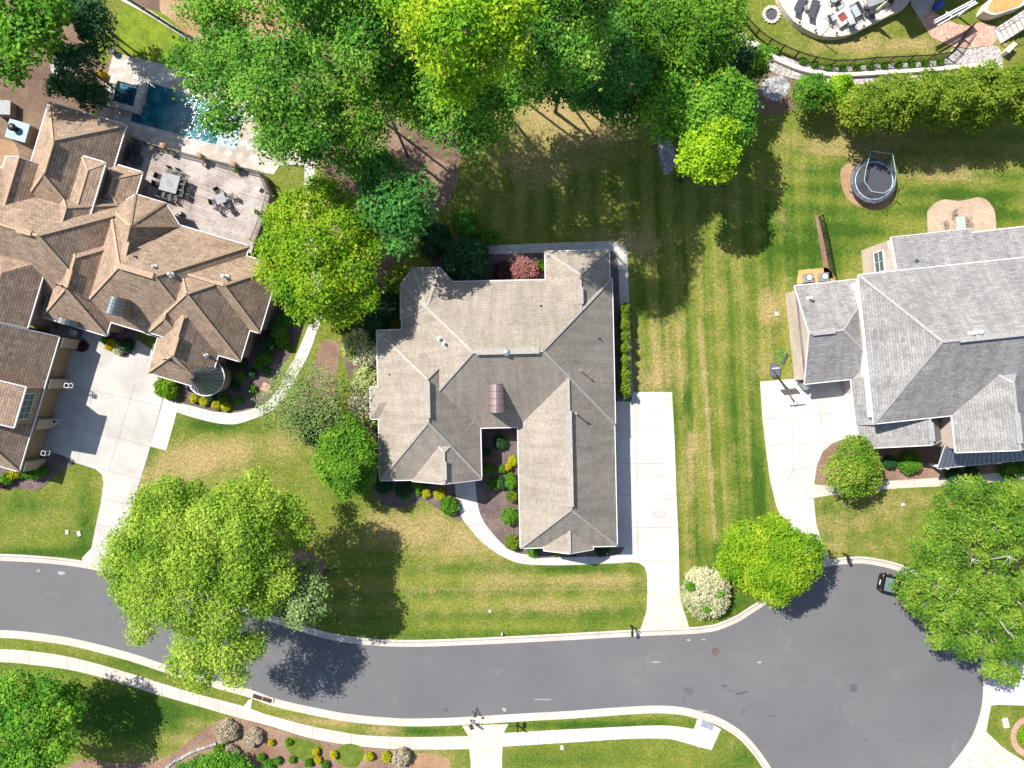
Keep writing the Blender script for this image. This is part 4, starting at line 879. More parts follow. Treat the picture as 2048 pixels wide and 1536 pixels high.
tree(900, 70, 120, 25, 4.5, 'yellow', 'tallest tree at the top centre with yellow-green leaves', base=(1000, 205), lobes=[(860,30,62,1),(920,60,66,2),(985,40,60,1),(880,110,50,0),(955,130,46,-1),(1010,95,46,0),(840,60,42,-2),(930,170,36,-2),(895,190,26,-2),(1030,20,50,0),(800,15,36,0),(960,-20,60,0)], **T)
tree(930, 210, 100, 15, 4, 'green', 'full green tree just below the yellow-green one, above the mulch clearing', base=(935, 255), lobes=[(880,180,50,1),(940,200,56,1),(985,230,48,0),(900,250,50,0),(950,270,40,-1),(860,230,46,-1),(1000,180,45,0),(810,180,50,0),(840,140,50,0),(925,150,50,2)], **T)
tree(1110, 110, 110, 18, 4, 'green', 'broad green tree right of the yellow-green one at the top edge', base=(1100, 150), lobes=[(1060,70,56,1),(1120,60,60,1),(1080,130,56,0),(1150,120,56,1),(1040,150,42,-1),(1170,60,55,0),(1110,10,60,0),(1060,190,26,-1),(1185,10,50,0)], **T)
tree(1225, 130, 90, 9, 3.2, 'bluegreen', 'blue-green tree with feathery leaves over the back yard', base=(1215, 180), lobes=[(1210,90,55,1),(1250,60,50,0),(1190,150,52,0),(1250,150,50,1),(1225,195,36,-1),(1280,110,46,0),(1160,180,30,-1),(1240,10,56,0),(1295,170,30,-2)], **T)
tree(1390, 50, 105, 10.5, 3.5, 'mid', 'fine-leaved green tree at the top between the blue-green tree and the fence', base=(1400, 120), lobes=[(1340,20,55,1),(1400,40,60,1),(1450,20,45,0),(1380,95,50,0),(1430,90,45,-1),(1320,75,46,0),(1290,20,50,0),(1410,140,30,-2),(1350,130,34,-2),(1460,60,36,-1)], **T)
for x, y, r, s in ((640, -75, 125, 'far left'), (800, -70, 120, 'left'), (960, -95, 120, 'middle'), (1120, -80, 110, 'right')):
    tree(x, y, r, 20, 4, 'green', s+' tall tree just peeking in at the top edge beyond the yellow-green one', **{**T, 'dens': .5})
tree(1120, 165, 40, 7, 2.5, 'bluegreen', 'low understory tree at the edge of the wood', lobes=[(1070,165,34,0),(1110,175,34,0),(1150,185,34,0),(1190,195,32,.3),(1230,215,34,0),(1265,225,34,0),(1300,190,36,0),(1035,180,30,-.5)], size=.17, nl=9, spread=.28, group=W_)
tree(560, 190, 140, 15, 4.5, 'green', 'large oak leaning over the pool terrace', lobes=[(450,60,50,0),(420,110,40,-1),(470,130,46,0),(390,160,32,-2),(440,190,42,-1),(500,110,50,1),(560,120,55,2),(520,190,56,2),(590,190,58,2),(560,250,56,1),(620,250,56,1),(660,170,50,1),(650,230,46,0),(540,290,26,-2),(590,300,34,-1),(455,240,30,-2),(430,245,24,-2),(360,110,28,-2),(610,110,44,0)], **T)
tree(660, 50, 100, 18, 4, 'green', 'green tree at the top edge between the oak and the yellow-green tree', lobes=[(620,30,46,0),(680,20,56,1),(730,50,55,1),(660,90,46,0),(720,110,50,1),(760,10,50,0),(590,10,36,-1),(780,80,40,0)], **T)
tree(760, 190, 90, 15, 4, 'mid', 'dense mid-green tree in the middle of the wood', lobes=[(730,160,50,1),(790,150,50,1),(760,210,56,0),(710,220,46,0),(820,210,44,0),(740,270,40,-1),(690,290,36,-1),(640,300,36,-1),(700,330,30,-2)], **T)
tree(430, 15, 70, 15, 3, 'bright', 'thin light-green tree by the fence at the top left', lobes=[(390,20,34,0),(430,10,40,1),(480,20,36,0),(460,60,26,-1),(400,-10,36,0),(520,10,36,0),(550,50,24,-1)], **{**T, 'dens': .6})
tree(45, 60, 110, 9, 4, 'bright', 'lush light-green tree in the top left corner', lobes=[(20,20,60,1),(80,20,50,1),(50,80,55,1),(10,110,50,0),(90,75,40,0),(120,30,30,-1),(30,140,32,-1),(-20,60,60,0)], size=.22, nl=9, spread=.34)
tree(640, 500, 140, 8.5, 3.6, 'lime', 'big bright lime-green maple between the deck and the taupe house', lobes=[(600,430,60,0),(660,400,46,0),(560,500,52,0),(620,500,66,1.5),(680,470,60,1),(700,540,60,.5),(640,570,62,1),(580,570,46,0),(680,610,48,-.5),(735,500,42,0),(730,590,36,-.5),(560,440,36,-.5),(630,620,38,-1),(720,430,46,.5),(640,380,34,-1),(540,545,30,-1),(600,620,30,-1)], size=.135, nl=12, spread=.27, ls=.8)
tree(800, 405, 80, 10.5, 3.6, 'bluegreen', 'darker green tree touching the lime maple behind the taupe house', lobes=[(780,360,48,0),(830,380,40,.5),(800,430,50,.5),(760,410,46,0),(840,430,28,-.5),(800,480,34,-.5),(740,350,40,0),(760,330,32,0)], size=.19, nl=9, spread=.3)
tree(1395, 215, 112, 8, 3.2, 'bright', 'round bright green tree in the back yard beside the hedge row', lobes=[(1330,200,46,1.2),(1305,222,36,.8),(1325,258,30,.5),(1345,175,36,1),(1380,180,48,.5),(1440,180,50,.8),(1470,220,42,.3),(1410,230,56,1),(1360,240,42,.2),(1470,262,38,-.2),(1430,275,30,-2),(1340,165,30,-.4),(1480,180,30,0),(1390,270,36,-.2)], size=.16, nl=9, spread=.26)
tree(1412, 298, 64, 9.5, 2.6, 'yellowgreen', 'small yellow-green tree in front of the round bright one', lobes=[(1390,290,32,.2),(1430,270,34,.4),(1450,255,26,.2),(1420,310,36,.6),(1380,325,30,0),(1450,310,30,0),(1405,340,28,-.2),(1440,340,26,-.3)], size=.14, nl=9, spread=.2)
tree(410, 1140, 200, 10, 4, 'pale', 'large airy pale-green street tree over the road on the left', lobes=[(470,1010,48,1),(530,1010,46,.6),(580,1020,36,0),(340,1000,46,0),(300,1010,36,-.5),(390,990,30,-.5),(420,1050,56,1.5),(500,1070,56,1.6),(350,1070,56,1),(280,1060,40,-.2),(260,1110,40,-.5),(230,1130,30,-1),(310,1140,56,1),(390,1130,60,2),(470,1150,56,1.5),(540,1110,42,.5),(560,1160,36,0),(300,1200,50,.2),(370,1210,56,1.2),(440,1230,50,1),(250,1180,30,-1),(285,1260,26,-1),(390,1290,46,.2),(450,1300,46,.2),(400,1350,34,-.5),(500,1290,34,-.3),(470,1350,26,-1),(520,1200,36,0),(360,1330,24,-1),(600,1060,26,-.6),(510,960,22,-1),(235,1085,22,-1)], size=.115, nl=13, spread=.3, dens=1.05, ls=.9, barkm=bark_pale, trunk_r=.14)
tree(606, 1188, 54, 8, 2, 'silver', 'small grey-green tree under the right side of the street tree', size=.14, nl=8, spread=.2, nlob=7)
tree(70, 1430, 100, 6.5, 3, 'bright', 'full light-green tree in the lower left corner', lobes=[(40,1380,50,.2),(100,1380,40,.2),(60,1440,56,1),(120,1430,36,.2),(20,1480,56,.3),(110,1490,42,0),(60,1520,56,.2),(-10,1420,50,0),(145,1420,24,-.4),(140,1465,22,-.5),(140,1380,20,-.6)], size=.15, nl=11, spread=.27, ls=.8)
tree(693, 918, 68, 4.6, 2.8, 'mid', 'dense rounded green tree at the west corner of the taupe house', size=.12, nl=11, spread=.19, nlob=13, lsz=(.3, .4), ry=82)
tree(612, 800, 78, 5, 2.2, 'sparse', 'thin olive tree with few leaves beside the curved walk', size=.1, nl=6, spread=.4, dens=.22, nlob=9, barkm=bark_pale)
tree(635, 850, 40, 3, 1.6, 'dark', 'dark low evergreen beside the curved walk', size=.12, nl=8, spread=.2, nlob=5)
tree(1537, 1117, 104, 4.6, 3.4, 'lime', 'round lime-green maple at the cul-de-sac', size=.12, nl=11, spread=.19, nlob=15, lsz=(.27, .36), ry=90)
tree(1710, 938, 52, 3.2, 1.9, 'bronze', 'small bronze-tipped tree in the grey house front bed', size=.12, nl=8, spread=.18, nlob=8, ry=58, dens=.8)
tree(1950, 1140, 190, 8, 3.6, 'magnolia', 'huge glossy magnolia with bare pale branches at the right edge', lobes=[(1900,1000,42,0),(1945,985,42,.3),(1990,1000,42,.2),(2035,990,40,0),(1880,1050,42,.4),(1930,1050,46,1),(1985,1060,44,1),(2040,1050,36,.5),(1850,1100,36,.2),(1895,1110,42,1.2),(1950,1115,30,.6),(1835,1150,40,.2),(1880,1160,46,1.3),(1935,1170,46,1.2),(2000,1120,30,.6),(1990,1180,42,1),(2040,1170,36,.4),(1810,1175,30,-.3),(1820,1195,24,-.6),(1850,1210,36,0),(1900,1225,46,.8),(1960,1230,42,.8),(2015,1240,36,.4),(1880,1270,34,0),(1930,1285,40,.2),(1985,1290,36,0),(2035,1290,40,0),(1985,1335,28,-.6),(2015,1345,26,-.6),(1870,1245,26,-.4),(2060,1220,40,.3),(2030,1100,22,0)], size=.125, nl=14, spread=.2, dens=1.0, ls=.78, flat=.95, barkm=bark_pale, trunk_r=.24)
mag = bpy.data.objects[[o.name for o in bpy.data.objects if o.get('label', '').startswith('huge glossy')][0]]
mb = MB()
for x, y, zt in ((1945, 1118, 10.6), (2018, 1112, 10.6), (2014, 1262, 9.8), (1905, 1190, 10.4)):
    t = P(x, y, zt); b0 = t.lerp(mag.location+Z6*6, .35)
    for q in range(4):
        e = t+Vector((random.uniform(-.9, .9), random.uniform(-.9, .9), random.uniform(-.1, .5))); m_ = t.lerp(e, .5)+Vector((0, 0, .12)); mb.tube([b0, t, m_, e], [.07, .045, .025, .01], 5)
wpart(mb, 'bare_branches', bark_pale, mag)
# evergreens
EG = 'row of cypress trees forming a hedge behind the curved wall'
names = ['westernmost', 'second from the west', 'third from the west', 'fourth from the west', 'fifth from the west', 'sixth from the west', 'seventh from the west', 'eighth from the west', 'easternmost']
for i, (x, y, r) in enumerate(((1722, 222, 40), (1760, 205, 44), (1800, 212, 44), (1842, 198, 46), (1886, 205, 46), (1928, 188, 46), (1966, 205, 44), (2008, 185, 48), (2050, 200, 46))):
    tree(x, y, r, 4.4, 3.6, 'olive', f'{names[i]} cypress of the olive-green hedge row', 'cypress_tree', 'tree', EG, size=.12, nl=9, spread=.19, nlob=9, ry=r*1.1, lsz=(.38, .5), low=-.6, seed=i)
tree(1680, 178, 24, 2.6, 1.8, 'yellowgreen', 'small yellow-green conifer at the west end of the cypress row', 'conifer', size=.1, nl=8, spread=.14, nlob=6, ry=30)
tree(1622, 188, 36, 3, 2, 'mid', 'dark green bush tree left of the yellow-green conifer', size=.12, nl=8, spread=.18, nlob=7)
tree(1508, 132, 32, 4, 2.4, 'mid', 'small green tree beside the curved retaining wall', size=.12, nl=8, spread=.18, nlob=6)
tree(1450, 120, 44, 4, 2.4, 'dark', 'shaded dark tree at the edge of the wood near the curved wall', size=.15, nl=8, spread=.22, nlob=6)
tree(1290, 140, 34, 4.5, 2.5, 'dark', 'dark shaded tree between the blue-green tree and the round bright one', size=.16, nl=8, spread=.24, nlob=6)
tree(198, 60, 36, 5, 4, 'dark', 'dark evergreen left of the bright lawn strip', 'conifer', size=.14, nl=8, spread=.2, nlob=7, ry=46)
tree(170, 20, 30, 5, 3, 'dark', 'dark evergreen nearest the top left fence', 'conifer', size=.14, nl=8, spread=.2, nlob=6)
tree(165, 130, 38, 5, 4, 'dark', 'dark evergreen west of the spa', 'conifer', size=.14, nl=8, spread=.2, nlob=7)
tree(130, 175, 28, 3, 2, 'dark', 'low dark evergreen behind the brown north wing', 'conifer', size=.13, nl=8, spread=.2, nlob=6)
tree(180, 190, 28, 3, 2.2, 'dark', 'dark bushy evergreen between the spa and the brown north wing', 'conifer', size=.13, nl=8, spread=.2, nlob=6)
shrub(195, 183, 12, 1.6, 'bright', 'small light-green bush between the spa and the brown north wing')
shrub(205, 150, 8, 1.2, 'gold', 'little yellow bush west of the pool terrace')
# shrubs round the taupe house
shrub(932, 522, 50, 3.2, 'dark', 'large dark rounded holly at the back of the taupe house', size=.1)
shrub(1050, 540, 26, 1.8, 'pink', 'pink-leaved maple in the bed behind the taupe house', size=.07, ball=False)
shrub(1082, 530, 12, 1.0, 'mid', 'green bush right of the pink-leaved maple')
shrub(1007, 545, 22, .9, 'maroon', 'dark maroon ground shrub left of the pink-leaved maple', size=.06, ball=False, dens=.6)
for i, (x, y, r, c_, s) in enumerate(((716, 692, 32, 'cream', 'white-flowering bush nearest the mulch island, northernmost'), (737, 712, 30, 'white', 'white-flowering bush against the west wall, second from the north'), (735, 765, 30, 'cream', 'white-flowering bush in the middle of the west wall'), (728, 808, 30, 'white', 'pale flowering bush on the west wall above the rounded tree'), (742, 835, 20, 'cream', 'small pale flowering bush beside the rounded tree'))):
    shrub(x, y, r, 2.6, c_, s, size=.085, ball=False, group='white-flowering bushes along the west wall')
shrub(700, 640, 30, 2.2, 'olive', 'thin olive bush under the lime maple', size=.09, ball=False, dens=.6)
shrub(745, 655, 28, 1.8, 'dark', 'dark bush at the north west corner of the taupe house', size=.09, ball=False)
shrub(795, 560, 26, 2.0, 'olive', 'dappled bush beside the back bay of the taupe house', size=.09, ball=False, dens=.7)
shrub(768, 610, 28, 1.5, 'dark', 'dark low bush in the corner west of the back bay', size=.09, ball=False)
shrub(930, 445, 26, 1.4, 'green', 'loose green bush in the shade behind the holly', size=.1, ball=False, dens=.6)
shrub(975, 475, 30, .9, 'bright', 'low bright bush beside the back walk', size=.09, ball=False, dens=.6, ry=14)
shrub(870, 480, 34, 1.6, 'dark', 'dark shaded bush under the blue-green tree', size=.1, ball=False)
for i, (y, r) in enumerate(((623, 17), (650, 14), (672, 14), (697, 15), (724, 16), (752, 18), (778, 17))):
    shrub(1250-(.4 if i % 2 else 0), y, 9+(i > 4)*2, 2.0, 'olive', ['first', 'second', 'third', 'fourth', 'fifth', 'sixth', 'seventh'][i]+' bush from the north of the narrow hedge beside the back walk', 'hedge_bush', 'hedge', 'narrow hedge along the back walk', size=.07, ry=r, ball=False, dens=1.2)
FR = 'small shrubs in front of the taupe house'
for x, y, r, h, c_, s in ((899, 1012, 19, 1.1, 'mid', 'large clipped round shrub left of the front walk'), (853, 987, 9, .6, 'yellowshrub', 'small yellow shrub left of the brighter one in the front bed'), (879, 988, 12, .7, 'yellowshrub', 'bright yellow-green shrub next to the clipped round one'),
    (765, 970, 19, 1.2, 'dark', 'dark shrub at the west corner front bed'), (806, 980, 17, .9, 'dark', 'dark green shrub in the middle of the front bed'), (836, 968, 12, .8, 'mid', 'green shrub beside the front gable step'), (857, 963, 9, .7, 'dark', 'small dark shrub under the front gable eave'),
    (810, 992, 9, .5, 'green', 'tiny green shrub in the front bed gravel'), (837, 985, 6, .4, 'bright', 'tiny light-green tuft in the front bed'),
    (1022, 963, 12, 1.3, 'bright', 'tall oval green shrub against the garage wing'), (1024, 993, 12, 1.0, 'olive', 'orange-tinted round shrub against the garage wing'), (1020, 1033, 18, 1.2, 'bright', 'largest round green shrub beside the garage wing'),
    (1025, 1086, 15, 1.1, 'olive', 'yellowish round shrub at the garage corner'), (1016, 935, 7, .9, 'gold', 'small golden shrub in the courtyard'), (1026, 922, 10, 1.0, 'yellowshrub', 'yellow-green shrub at the top of the courtyard row'),
    (975, 938, 12, .9, 'mid', 'round shaded shrub by the west courtyard wall'), (1005, 938, 9, .8, 'mid', 'round shaded shrub in the courtyard centre'), (989, 968, 13, .9, 'mid', 'round shaded shrub in the courtyard near the walk'), (1004, 965, 10, .9, 'dark', 'dark shrub between the courtyard centre and the oval shrub'),
    (1000, 885, 15, .8, 'dark', 'dark low plant at the back of the courtyard'), (972, 905, 9, .7, 'dark', 'dark plant by the west courtyard wall'),
    (1066, 1103, 12, .7, 'bright', 'green shrub at the west end of the garage-end bed'), (1205, 1101, 14, .8, 'dark', 'dark shrub at the east end of the garage-end bed'), (1112, 1104, 9, .5, 'mid', 'small shrub under the garage gable'), (1145, 1104, 9, .5, 'dark', 'small dark shrub under the garage gable')):
    shrub(x, y, r, h, c_, s, group=FR, size=.06 if r < 13 else .075, ry=(r*1.45 if 'oval' in s else None))
shrub(1413, 1186, 52, 2.2, 'white', 'large mounded shrub covered in white blossom by the driveway', size=.085, dens=1.4)
for x, y in ((1436, 1186), (1379, 1170), (1408, 1213)): shrub(x, y, 8, 2.35, 'bright', {1436: 'green shoot tuft on the right of the white blossom shrub', 1379: 'green shoot tuft on the upper left of the white blossom shrub', 1408: 'green shoot tuft at the bottom of the white blossom shrub'}[x], size=.08, ball=False)
# brown house beds
BR = 'shrubs in the gravel bed round the brown house turret'
for x, y, r, h, c_, s in ((333, 775, 24, 1.4, 'lime', 'large clipped bright green hemisphere at the corner of the court'), (388, 797, 9, .6, 'yellowshrub', 'first yellow shrub from the west in the turret bed'), (408, 803, 9, .6, 'yellowshrub', 'second yellow shrub from the west in the turret bed'),
    (432, 811, 9, .6, 'yellowshrub', 'third yellow shrub from the west in the turret bed'), (452, 813, 10, .6, 'yellowshrub', 'fourth yellow shrub from the west in the turret bed'), (475, 801, 10, .6, 'green', 'round green shrub at the east of the yellow shrubs'), (446, 797, 11, .7, 'mid', 'green shrub behind the fourth yellow shrub'), (420, 793, 10, .7, 'dark', 'dark shrub behind the third yellow shrub'),
    (567, 640, 16, 1.3, 'bluegreen', 'northernmost blue-green shrub of the east bed'), (557, 665, 18, 1.3, 'green', 'large green shrub below the northernmost one'), (563, 680, 14, 1.1, 'mid', 'leafy green shrub at the outer side of the east bed'), (538, 687, 18, 1.3, 'dark', 'clipped dark round shrub beside the east wall'),
    (530, 715, 14, .9, 'mid', 'loose green shrub below the dark round one'), (518, 728, 10, .7, 'bright', 'light green shrub by the east wall'), (575, 694, 8, .6, 'mid', 'small green shrub at the gravel edge'), (482, 728, 11, .8, 'dark', 'dark green shrub right of the turret wall'), (479, 752, 11, .8, 'mid', 'green shrub east of the turret'),
    (503, 747, 10, .6, 'dark', 'low dark shrub in the gravel east of the turret'), (470, 772, 10, .6, 'dark', 'dark shrub south east of the turret'), (505, 778, 8, .5, 'mid', 'single green tuft in the gravel'), (533, 742, 8, .5, 'bluegreen', 'blue-grey tuft in the gravel'),
    (222, 690, 13, .9, 'gold', 'yellow flowering clump in the entry bed'), (211, 682, 8, .8, 'bright', 'green tuft at the left of the entry bed'), (236, 697, 12, .8, 'white', 'white flowering clump in the entry bed'), (252, 690, 14, .9, 'dark', 'dark leafy plants in the entry bed'), (163, 693, 11, .4, 'maroon', 'low dark plant in the small porch bed'),
    (65, 942, 26, 1.2, 'mid', 'dark spreading shrub at the south corner of the garage'), (28, 950, 12, 1.0, 'yellowshrub', 'yellow and green shrub left of the spreading one'), (12, 958, 12, 1.0, 'bright', 'light green fern-like shrub near the left edge'), (3, 965, 12, .8, 'maroon', 'maroon shrub at the left edge')):
    shrub(x, y, r, h, c_, s, group=BR if y > 625 and y < 830 else None, size=.055 if r < 12 else .075, ry=(r*.65 if 'spreading' in s else None))
# bare twiggy bush
r_ = empty('bare_bush', P(568, 755), 0, 'leafless pale twiggy bush beside the curved walk', 'bush'); mb = MB()
for i in range(16):
    t = random.random()*6.28; d = Vector((math.cos(t), math.sin(t), .9))*random.uniform(.7, 1.3)
    mb.tube([(0, 0, 0), d*.5, d], [.03, .02, .006], 5)
    for q in range(3): e = d*.6; mb.tube([e, e+Vector((random.uniform(-.4, .4), random.uniform(-.4, .4), .3))], [.014, .004], 4)
mb.build('branches', bark_pale, r_)
# lower left bed
BL = 'plants in the large lower left bed'
for x, y, r, h, c_, s in ((452, 1464, 22, 1.1, 'blond', 'largest blond grass clump, next to the sidewalk'), (507, 1474, 17, .9, 'blond', 'blond grass clump right of the largest one'), (462, 1506, 15, .8, 'blond', 'sprawling blond grass clump below the largest one'), (500, 1482, 13, .8, 'blond', 'small blond clump touching the second one'),
    (802, 1515, 17, 1.2, 'blond', 'pale grass clump at the east end of the bed'), (542, 1485, 6, .5, 'gold', 'small golden ball shrub beside the grass clumps'), (577, 1485, 7, .5, 'lime', 'small green ball at the left of the grass square'), (632, 1504, 7, .6, 'gold', 'orange ball shrub at the edge of the grass square'), (636, 1520, 7, .5, 'gold', 'orange ball shrub just below the other orange one'),
    (667, 1510, 8, .6, 'yellowshrub', 'yellow ball shrub left of the second grass square'), (738, 1514, 9, .7, 'yellowshrub', 'bright yellow ball shrub right of the second grass square'), (773, 1514, 9, .7, 'yellowshrub', 'bright yellow ball shrub next to the pale clump'),
    (522, 1515, 8, .6, 'mid', 'small rose bush in the middle of the bed'), (555, 1522, 8, .6, 'mid', 'small rose bush right of the middle one'), (584, 1520, 7, .5, 'mid', 'small rose bush below the grass square'), (617, 1526, 8, .6, 'mid', 'small rose bush near the two orange balls'), (650, 1530, 8, .6, 'mid', 'small rose bush at the bottom edge'),
    (440, 1500, 12, .7, 'mid', 'low leafy plant left of the sprawling clump'), (535, 1532, 13, .7, 'green', 'leafy plant at the bottom edge below the rose bushes')):
    shrub(x, y, r, h, c_, s, group=BL, size=.06, ball='clump' not in s)
tree(430, 1534, 70, 1.6, .9, 'bright', 'low spreading bright green bush cut by the bottom edge', 'bush', 'bush', size=.12, nl=8, spread=.18, nlob=8, ry=26)
# grey house beds
for x, y, r, h, c_, s in ((1820, 925, 24, 1.3, 'mid', 'large dark green shrub under the grey house front eave'), (1780, 925, 14, .9, 'dark', 'dark shrub left of the large one by the grey house'), (1910, 950, 16, .8, 'dark', 'dark shrub in front of the metal porch'), (1945, 945, 14, .7, 'dark', 'low shrub under the metal porch edge'), (2020, 940, 20, 1.1, 'mid', 'green shrub right of the porch'), (2052, 935, 16, 1.0, 'bright', 'bright green shrub at the right edge by the porch'), (2062, 1473, 24, 1.0, 'lime', 'clipped shrub inside the brick ring at the right edge')):
    shrub(x, y, r, h, c_, s, size=.075)
first = None
PL = [(1606, 121), (1627, 131), (1654, 137), (1682, 137), (1711, 137), (1738, 134), (1766, 132), (1794, 130), (1820, 131), (1847, 129), (1877, 126)]
ordn = ['first', 'second', 'third', 'fourth', 'fifth', 'sixth', 'seventh', 'eighth', 'ninth', 'tenth', 'eleventh']
for i, (x, y) in enumerate(PL):
    lab = ordn[i]+' small plant from the left in the river stones along the curved fence'; g = 'small plants in the river stones'
    if first is None: first = shrub(x, y, 6, .6, 'mid', lab, 'small_plant', 'plant', g, size=.07, ball=False)
    else: dup(first, P(x, y), random.random()*6, lab, g)
for x, y, s in ((1498, 80, 'shaded plant'), (1520, 100, 'second shaded plant'), (1550, 106, 'third shaded plant')): dup(first, P(x, y), random.random()*6, s+' from the left at the dark end of the curved fence', 'small plants in the river stones')
print('leaves', NLEAF[0])
# ---------------------------------------------------------------- objects
Z = Vector((0, 0, 1))
DZ = 1.15                                    # the timber deck
dk = empty('timber_deck', P(400, 390), 0, 'weathered grey-brown timber deck behind the brown house', 'deck')
dp = [(262, 281), (400, 316), (523, 345), (541, 390), (531, 428), (508, 488), (498, 520), (400, 520), (200, 430), (230, 330)]
mb = MB(); q = [P(x, y, DZ) for x, y in dp]; mb.prism([(p.x, p.y) for p in q][::-1], DZ-.2, DZ); wpart(mb, 'decking', boards, dk)
mb = MB(); mb.prism([(P(x, y, DZ).x*.998, P(x, y, DZ).y*.998) for x, y in dp][::-1], -.05, DZ-.2); wpart(mb, 'deck_skirt', brick_br, dk)
rl = MB(); bl = MB(); path = [(272, 284), (336, 301), (409, 320), (476, 337), (523, 348), (539, 390), (530, 427), (507, 486)]
for a, b in zip(path, path[1:]):
    A = P(*a, DZ); B = P(*b, DZ); rl.bar(A+Z*1.0, B+Z*1.0, .06, .05); rl.bar(A+Z*.1, B+Z*.1, .04)
    rl.bar(A, A+Z*1.05, .07); n = int((B-A).length/.13)
    for i in range(n): c = A.lerp(B, (i+.5)/n); bl.bar(c+Z*.1, c+Z*1.0, .022)
ro = wpart(rl, 'railing', black, dk); wpart(bl, 'balusters', black, ro)
for i, (x, y) in enumerate(((336, 299), (409, 318), (476, 335))):
    r_ = empty('deck_pillar', P(x, y, DZ), math.radians(-16), ['westernmost', 'middle', 'easternmost'][i]+' square brown pillar on the pool side of the deck', 'pillar', 'pillars along the deck railing')
    mb = MB(); mb.box((0, 0, .6), (.4, .4, 1.2)); mb.build('shaft', brick_tan, r_); mb = MB(); mb.box((0, 0, 1.24), (.48, .48, .08)); mb.box((0, 0, 1.3), (.3, .3, .06)); mb.build('cap', wood, r_)
def chair(label, group, col=black, sling=mat_blk):
    r = empty('patio_chair', (0, 0, 0), 0, label, 'chair', group); M_ = MB()
    for i in range(5): M_.box((0, -.2+.1*i, .44), (.5, .07, .03))
    M_.build('seat', sling, r); b = MB()
    b.bar((0, .25, .46), (0, .36, .95), .44, .02)
    b.bar((-.25, .36, .96), (.25, .36, .96), .05); b.bar((-.25, .25, .45), (-.25, .36, .96), .045); b.bar((.25, .25, .45), (.25, .36, .96), .045); b.build('backrest', col, r)
    for x in (-.26, .26):
        for y in (-.24, .26): l = MB(); l.bar((x, y, 0), (x, y, .46 if y > 0 else .62), .035); l.build('leg', col, r)
        a = MB(); a.bar((x, -.26, .64), (x, .32, .66), .05, .03); a.build('armrest', col, r)
    return r
t = empty('dining_table', P(346, 370, DZ), math.radians(-15), 'large square dark dining table with a round centre medallion on the deck', 'table')
mb = MB(); mb.box((0, 0, .73), (1.75, 1.75, .05)); mb.build('tabletop', slate_top, t, loc=None)
mb = MB(); mb.lathe((0, 0, .757), [(.28, 0), (.28, .006), (.24, .006), (.24, 0)], 28); mb.lathe((0, 0, .757), [(.08, 0), (.08, .008), (.0, .008)], 16); mb.build('medallion', black, t)
for x in (-.7, .7):
    for y in (-.7, .7): l = MB(); l.bar((x, y, 0), (x, y, .72), .07); l.build('leg', black, t)
G1 = 'chairs round the large square table'; ch0 = None
S15 = math.radians(-15); tc = P(346, 370, DZ)
spots = [(-.45, 1.2, 0, 'left of the two on the pool side'), (.45, 1.2, 0, 'right of the two on the pool side'), (-1.2, .35, 90, 'upper of the two on the west side'), (-1.2, -.4, 90, 'lower of the two on the west side'),
         (-.6, -1.2, 180, 'west of the three on the house side'), (.02, -1.25, 180, 'middle of the three on the house side'), (.65, -1.2, 180, 'east of the three on the house side'), (1.25, .5, -90, 'upper of the three on the east side'), (1.2, -.1, -90, 'middle of the three on the east side'), (1.3, -.7, -90, 'lower of the three on the east side')]
for i, (x, y, a, s) in enumerate(spots):
    p = tc+Vector((x*math.cos(S15)-y*math.sin(S15), x*math.sin(S15)+y*math.cos(S15), 0)); lab = 'black slatted chair, '+s+' of the large table'
    if ch0 is None: ch0 = chair(lab, G1); ch0.location = p; ch0.rotation_euler[2] = S15+math.radians(a)
    else: dup(ch0, p, S15+math.radians(a+random.uniform(-8, 8)), lab, G1)
t = empty('dining_table', P(447, 401, DZ), math.radians(20), 'small square grey table in the middle of the deck', 'table')
mb = MB(); mb.box((0, 0, .73), (.95, .95, .05)); mb.build('tabletop', slate_top, t); mb = MB(); mb.lathe((0, 0, .756), [(.05, 0), (.05, .01), (0, .01)], 12); mb.build('umbrella_hole', black, t)
for x in (-.4, .4):
    for y in (-.4, .4): l = MB(); l.bar((x, y, 0), (x, y, .72), .06); l.build('leg', black, t)
for x, y, a, s in ((440, 387, 25, 'pool side'), (466, 397, -75, 'east side'), (432, 406, 105, 'west side'), (440, 417, 160, 'south west side'), (460, 415, -150, 'house side')):
    dup(ch0, P(x, y, DZ), math.radians(a), 'black slatted chair on the '+s+' of the small deck table', 'chairs round the small deck table')
for i, (x, y, s) in enumerate(((276, 299, 'northern'), (268, 312, 'middle'), (278, 322, 'southern'))):
    r_ = empty('lounge_chair', P(x, y, DZ), math.radians(75), s+' dark cushioned armchair in the shade by the brown house wall', 'armchair', 'dark armchairs in the shade on the deck')
    mb = MB(); mb.box((0, 0, .3), (.7, .7, .35)); mb.build('seat', dgrey, r_); mb = MB(); mb.box((0, .36, .55), (.75, .16, .6)); mb.build('backrest', dgrey, r_)
    for sx in (-.38, .38): mb = MB(); mb.box((sx, 0, .4), (.12, .7, .5)); mb.build('armrest', dgrey, r_)
def pot(x, y, z, r, h, leaf, label, mat=wood):
    r_ = empty('plant_pot', P(x, y, z), 0, label, 'planter', 'pots on the deck'); mb = MB(); mb.lathe((0, 0, 0), [(r*.7, 0), (r, h), (r*.85, h), (r*.8, h-.06), (0, h-.06)], 16); mb.build('pot', mat, r_, True)
    if leaf:
        crown_obj('plant', r_, [(0, 0, h+.12, r*1.1, r*1.1, .2)], L[leaf], 30, 5, .06, .06)
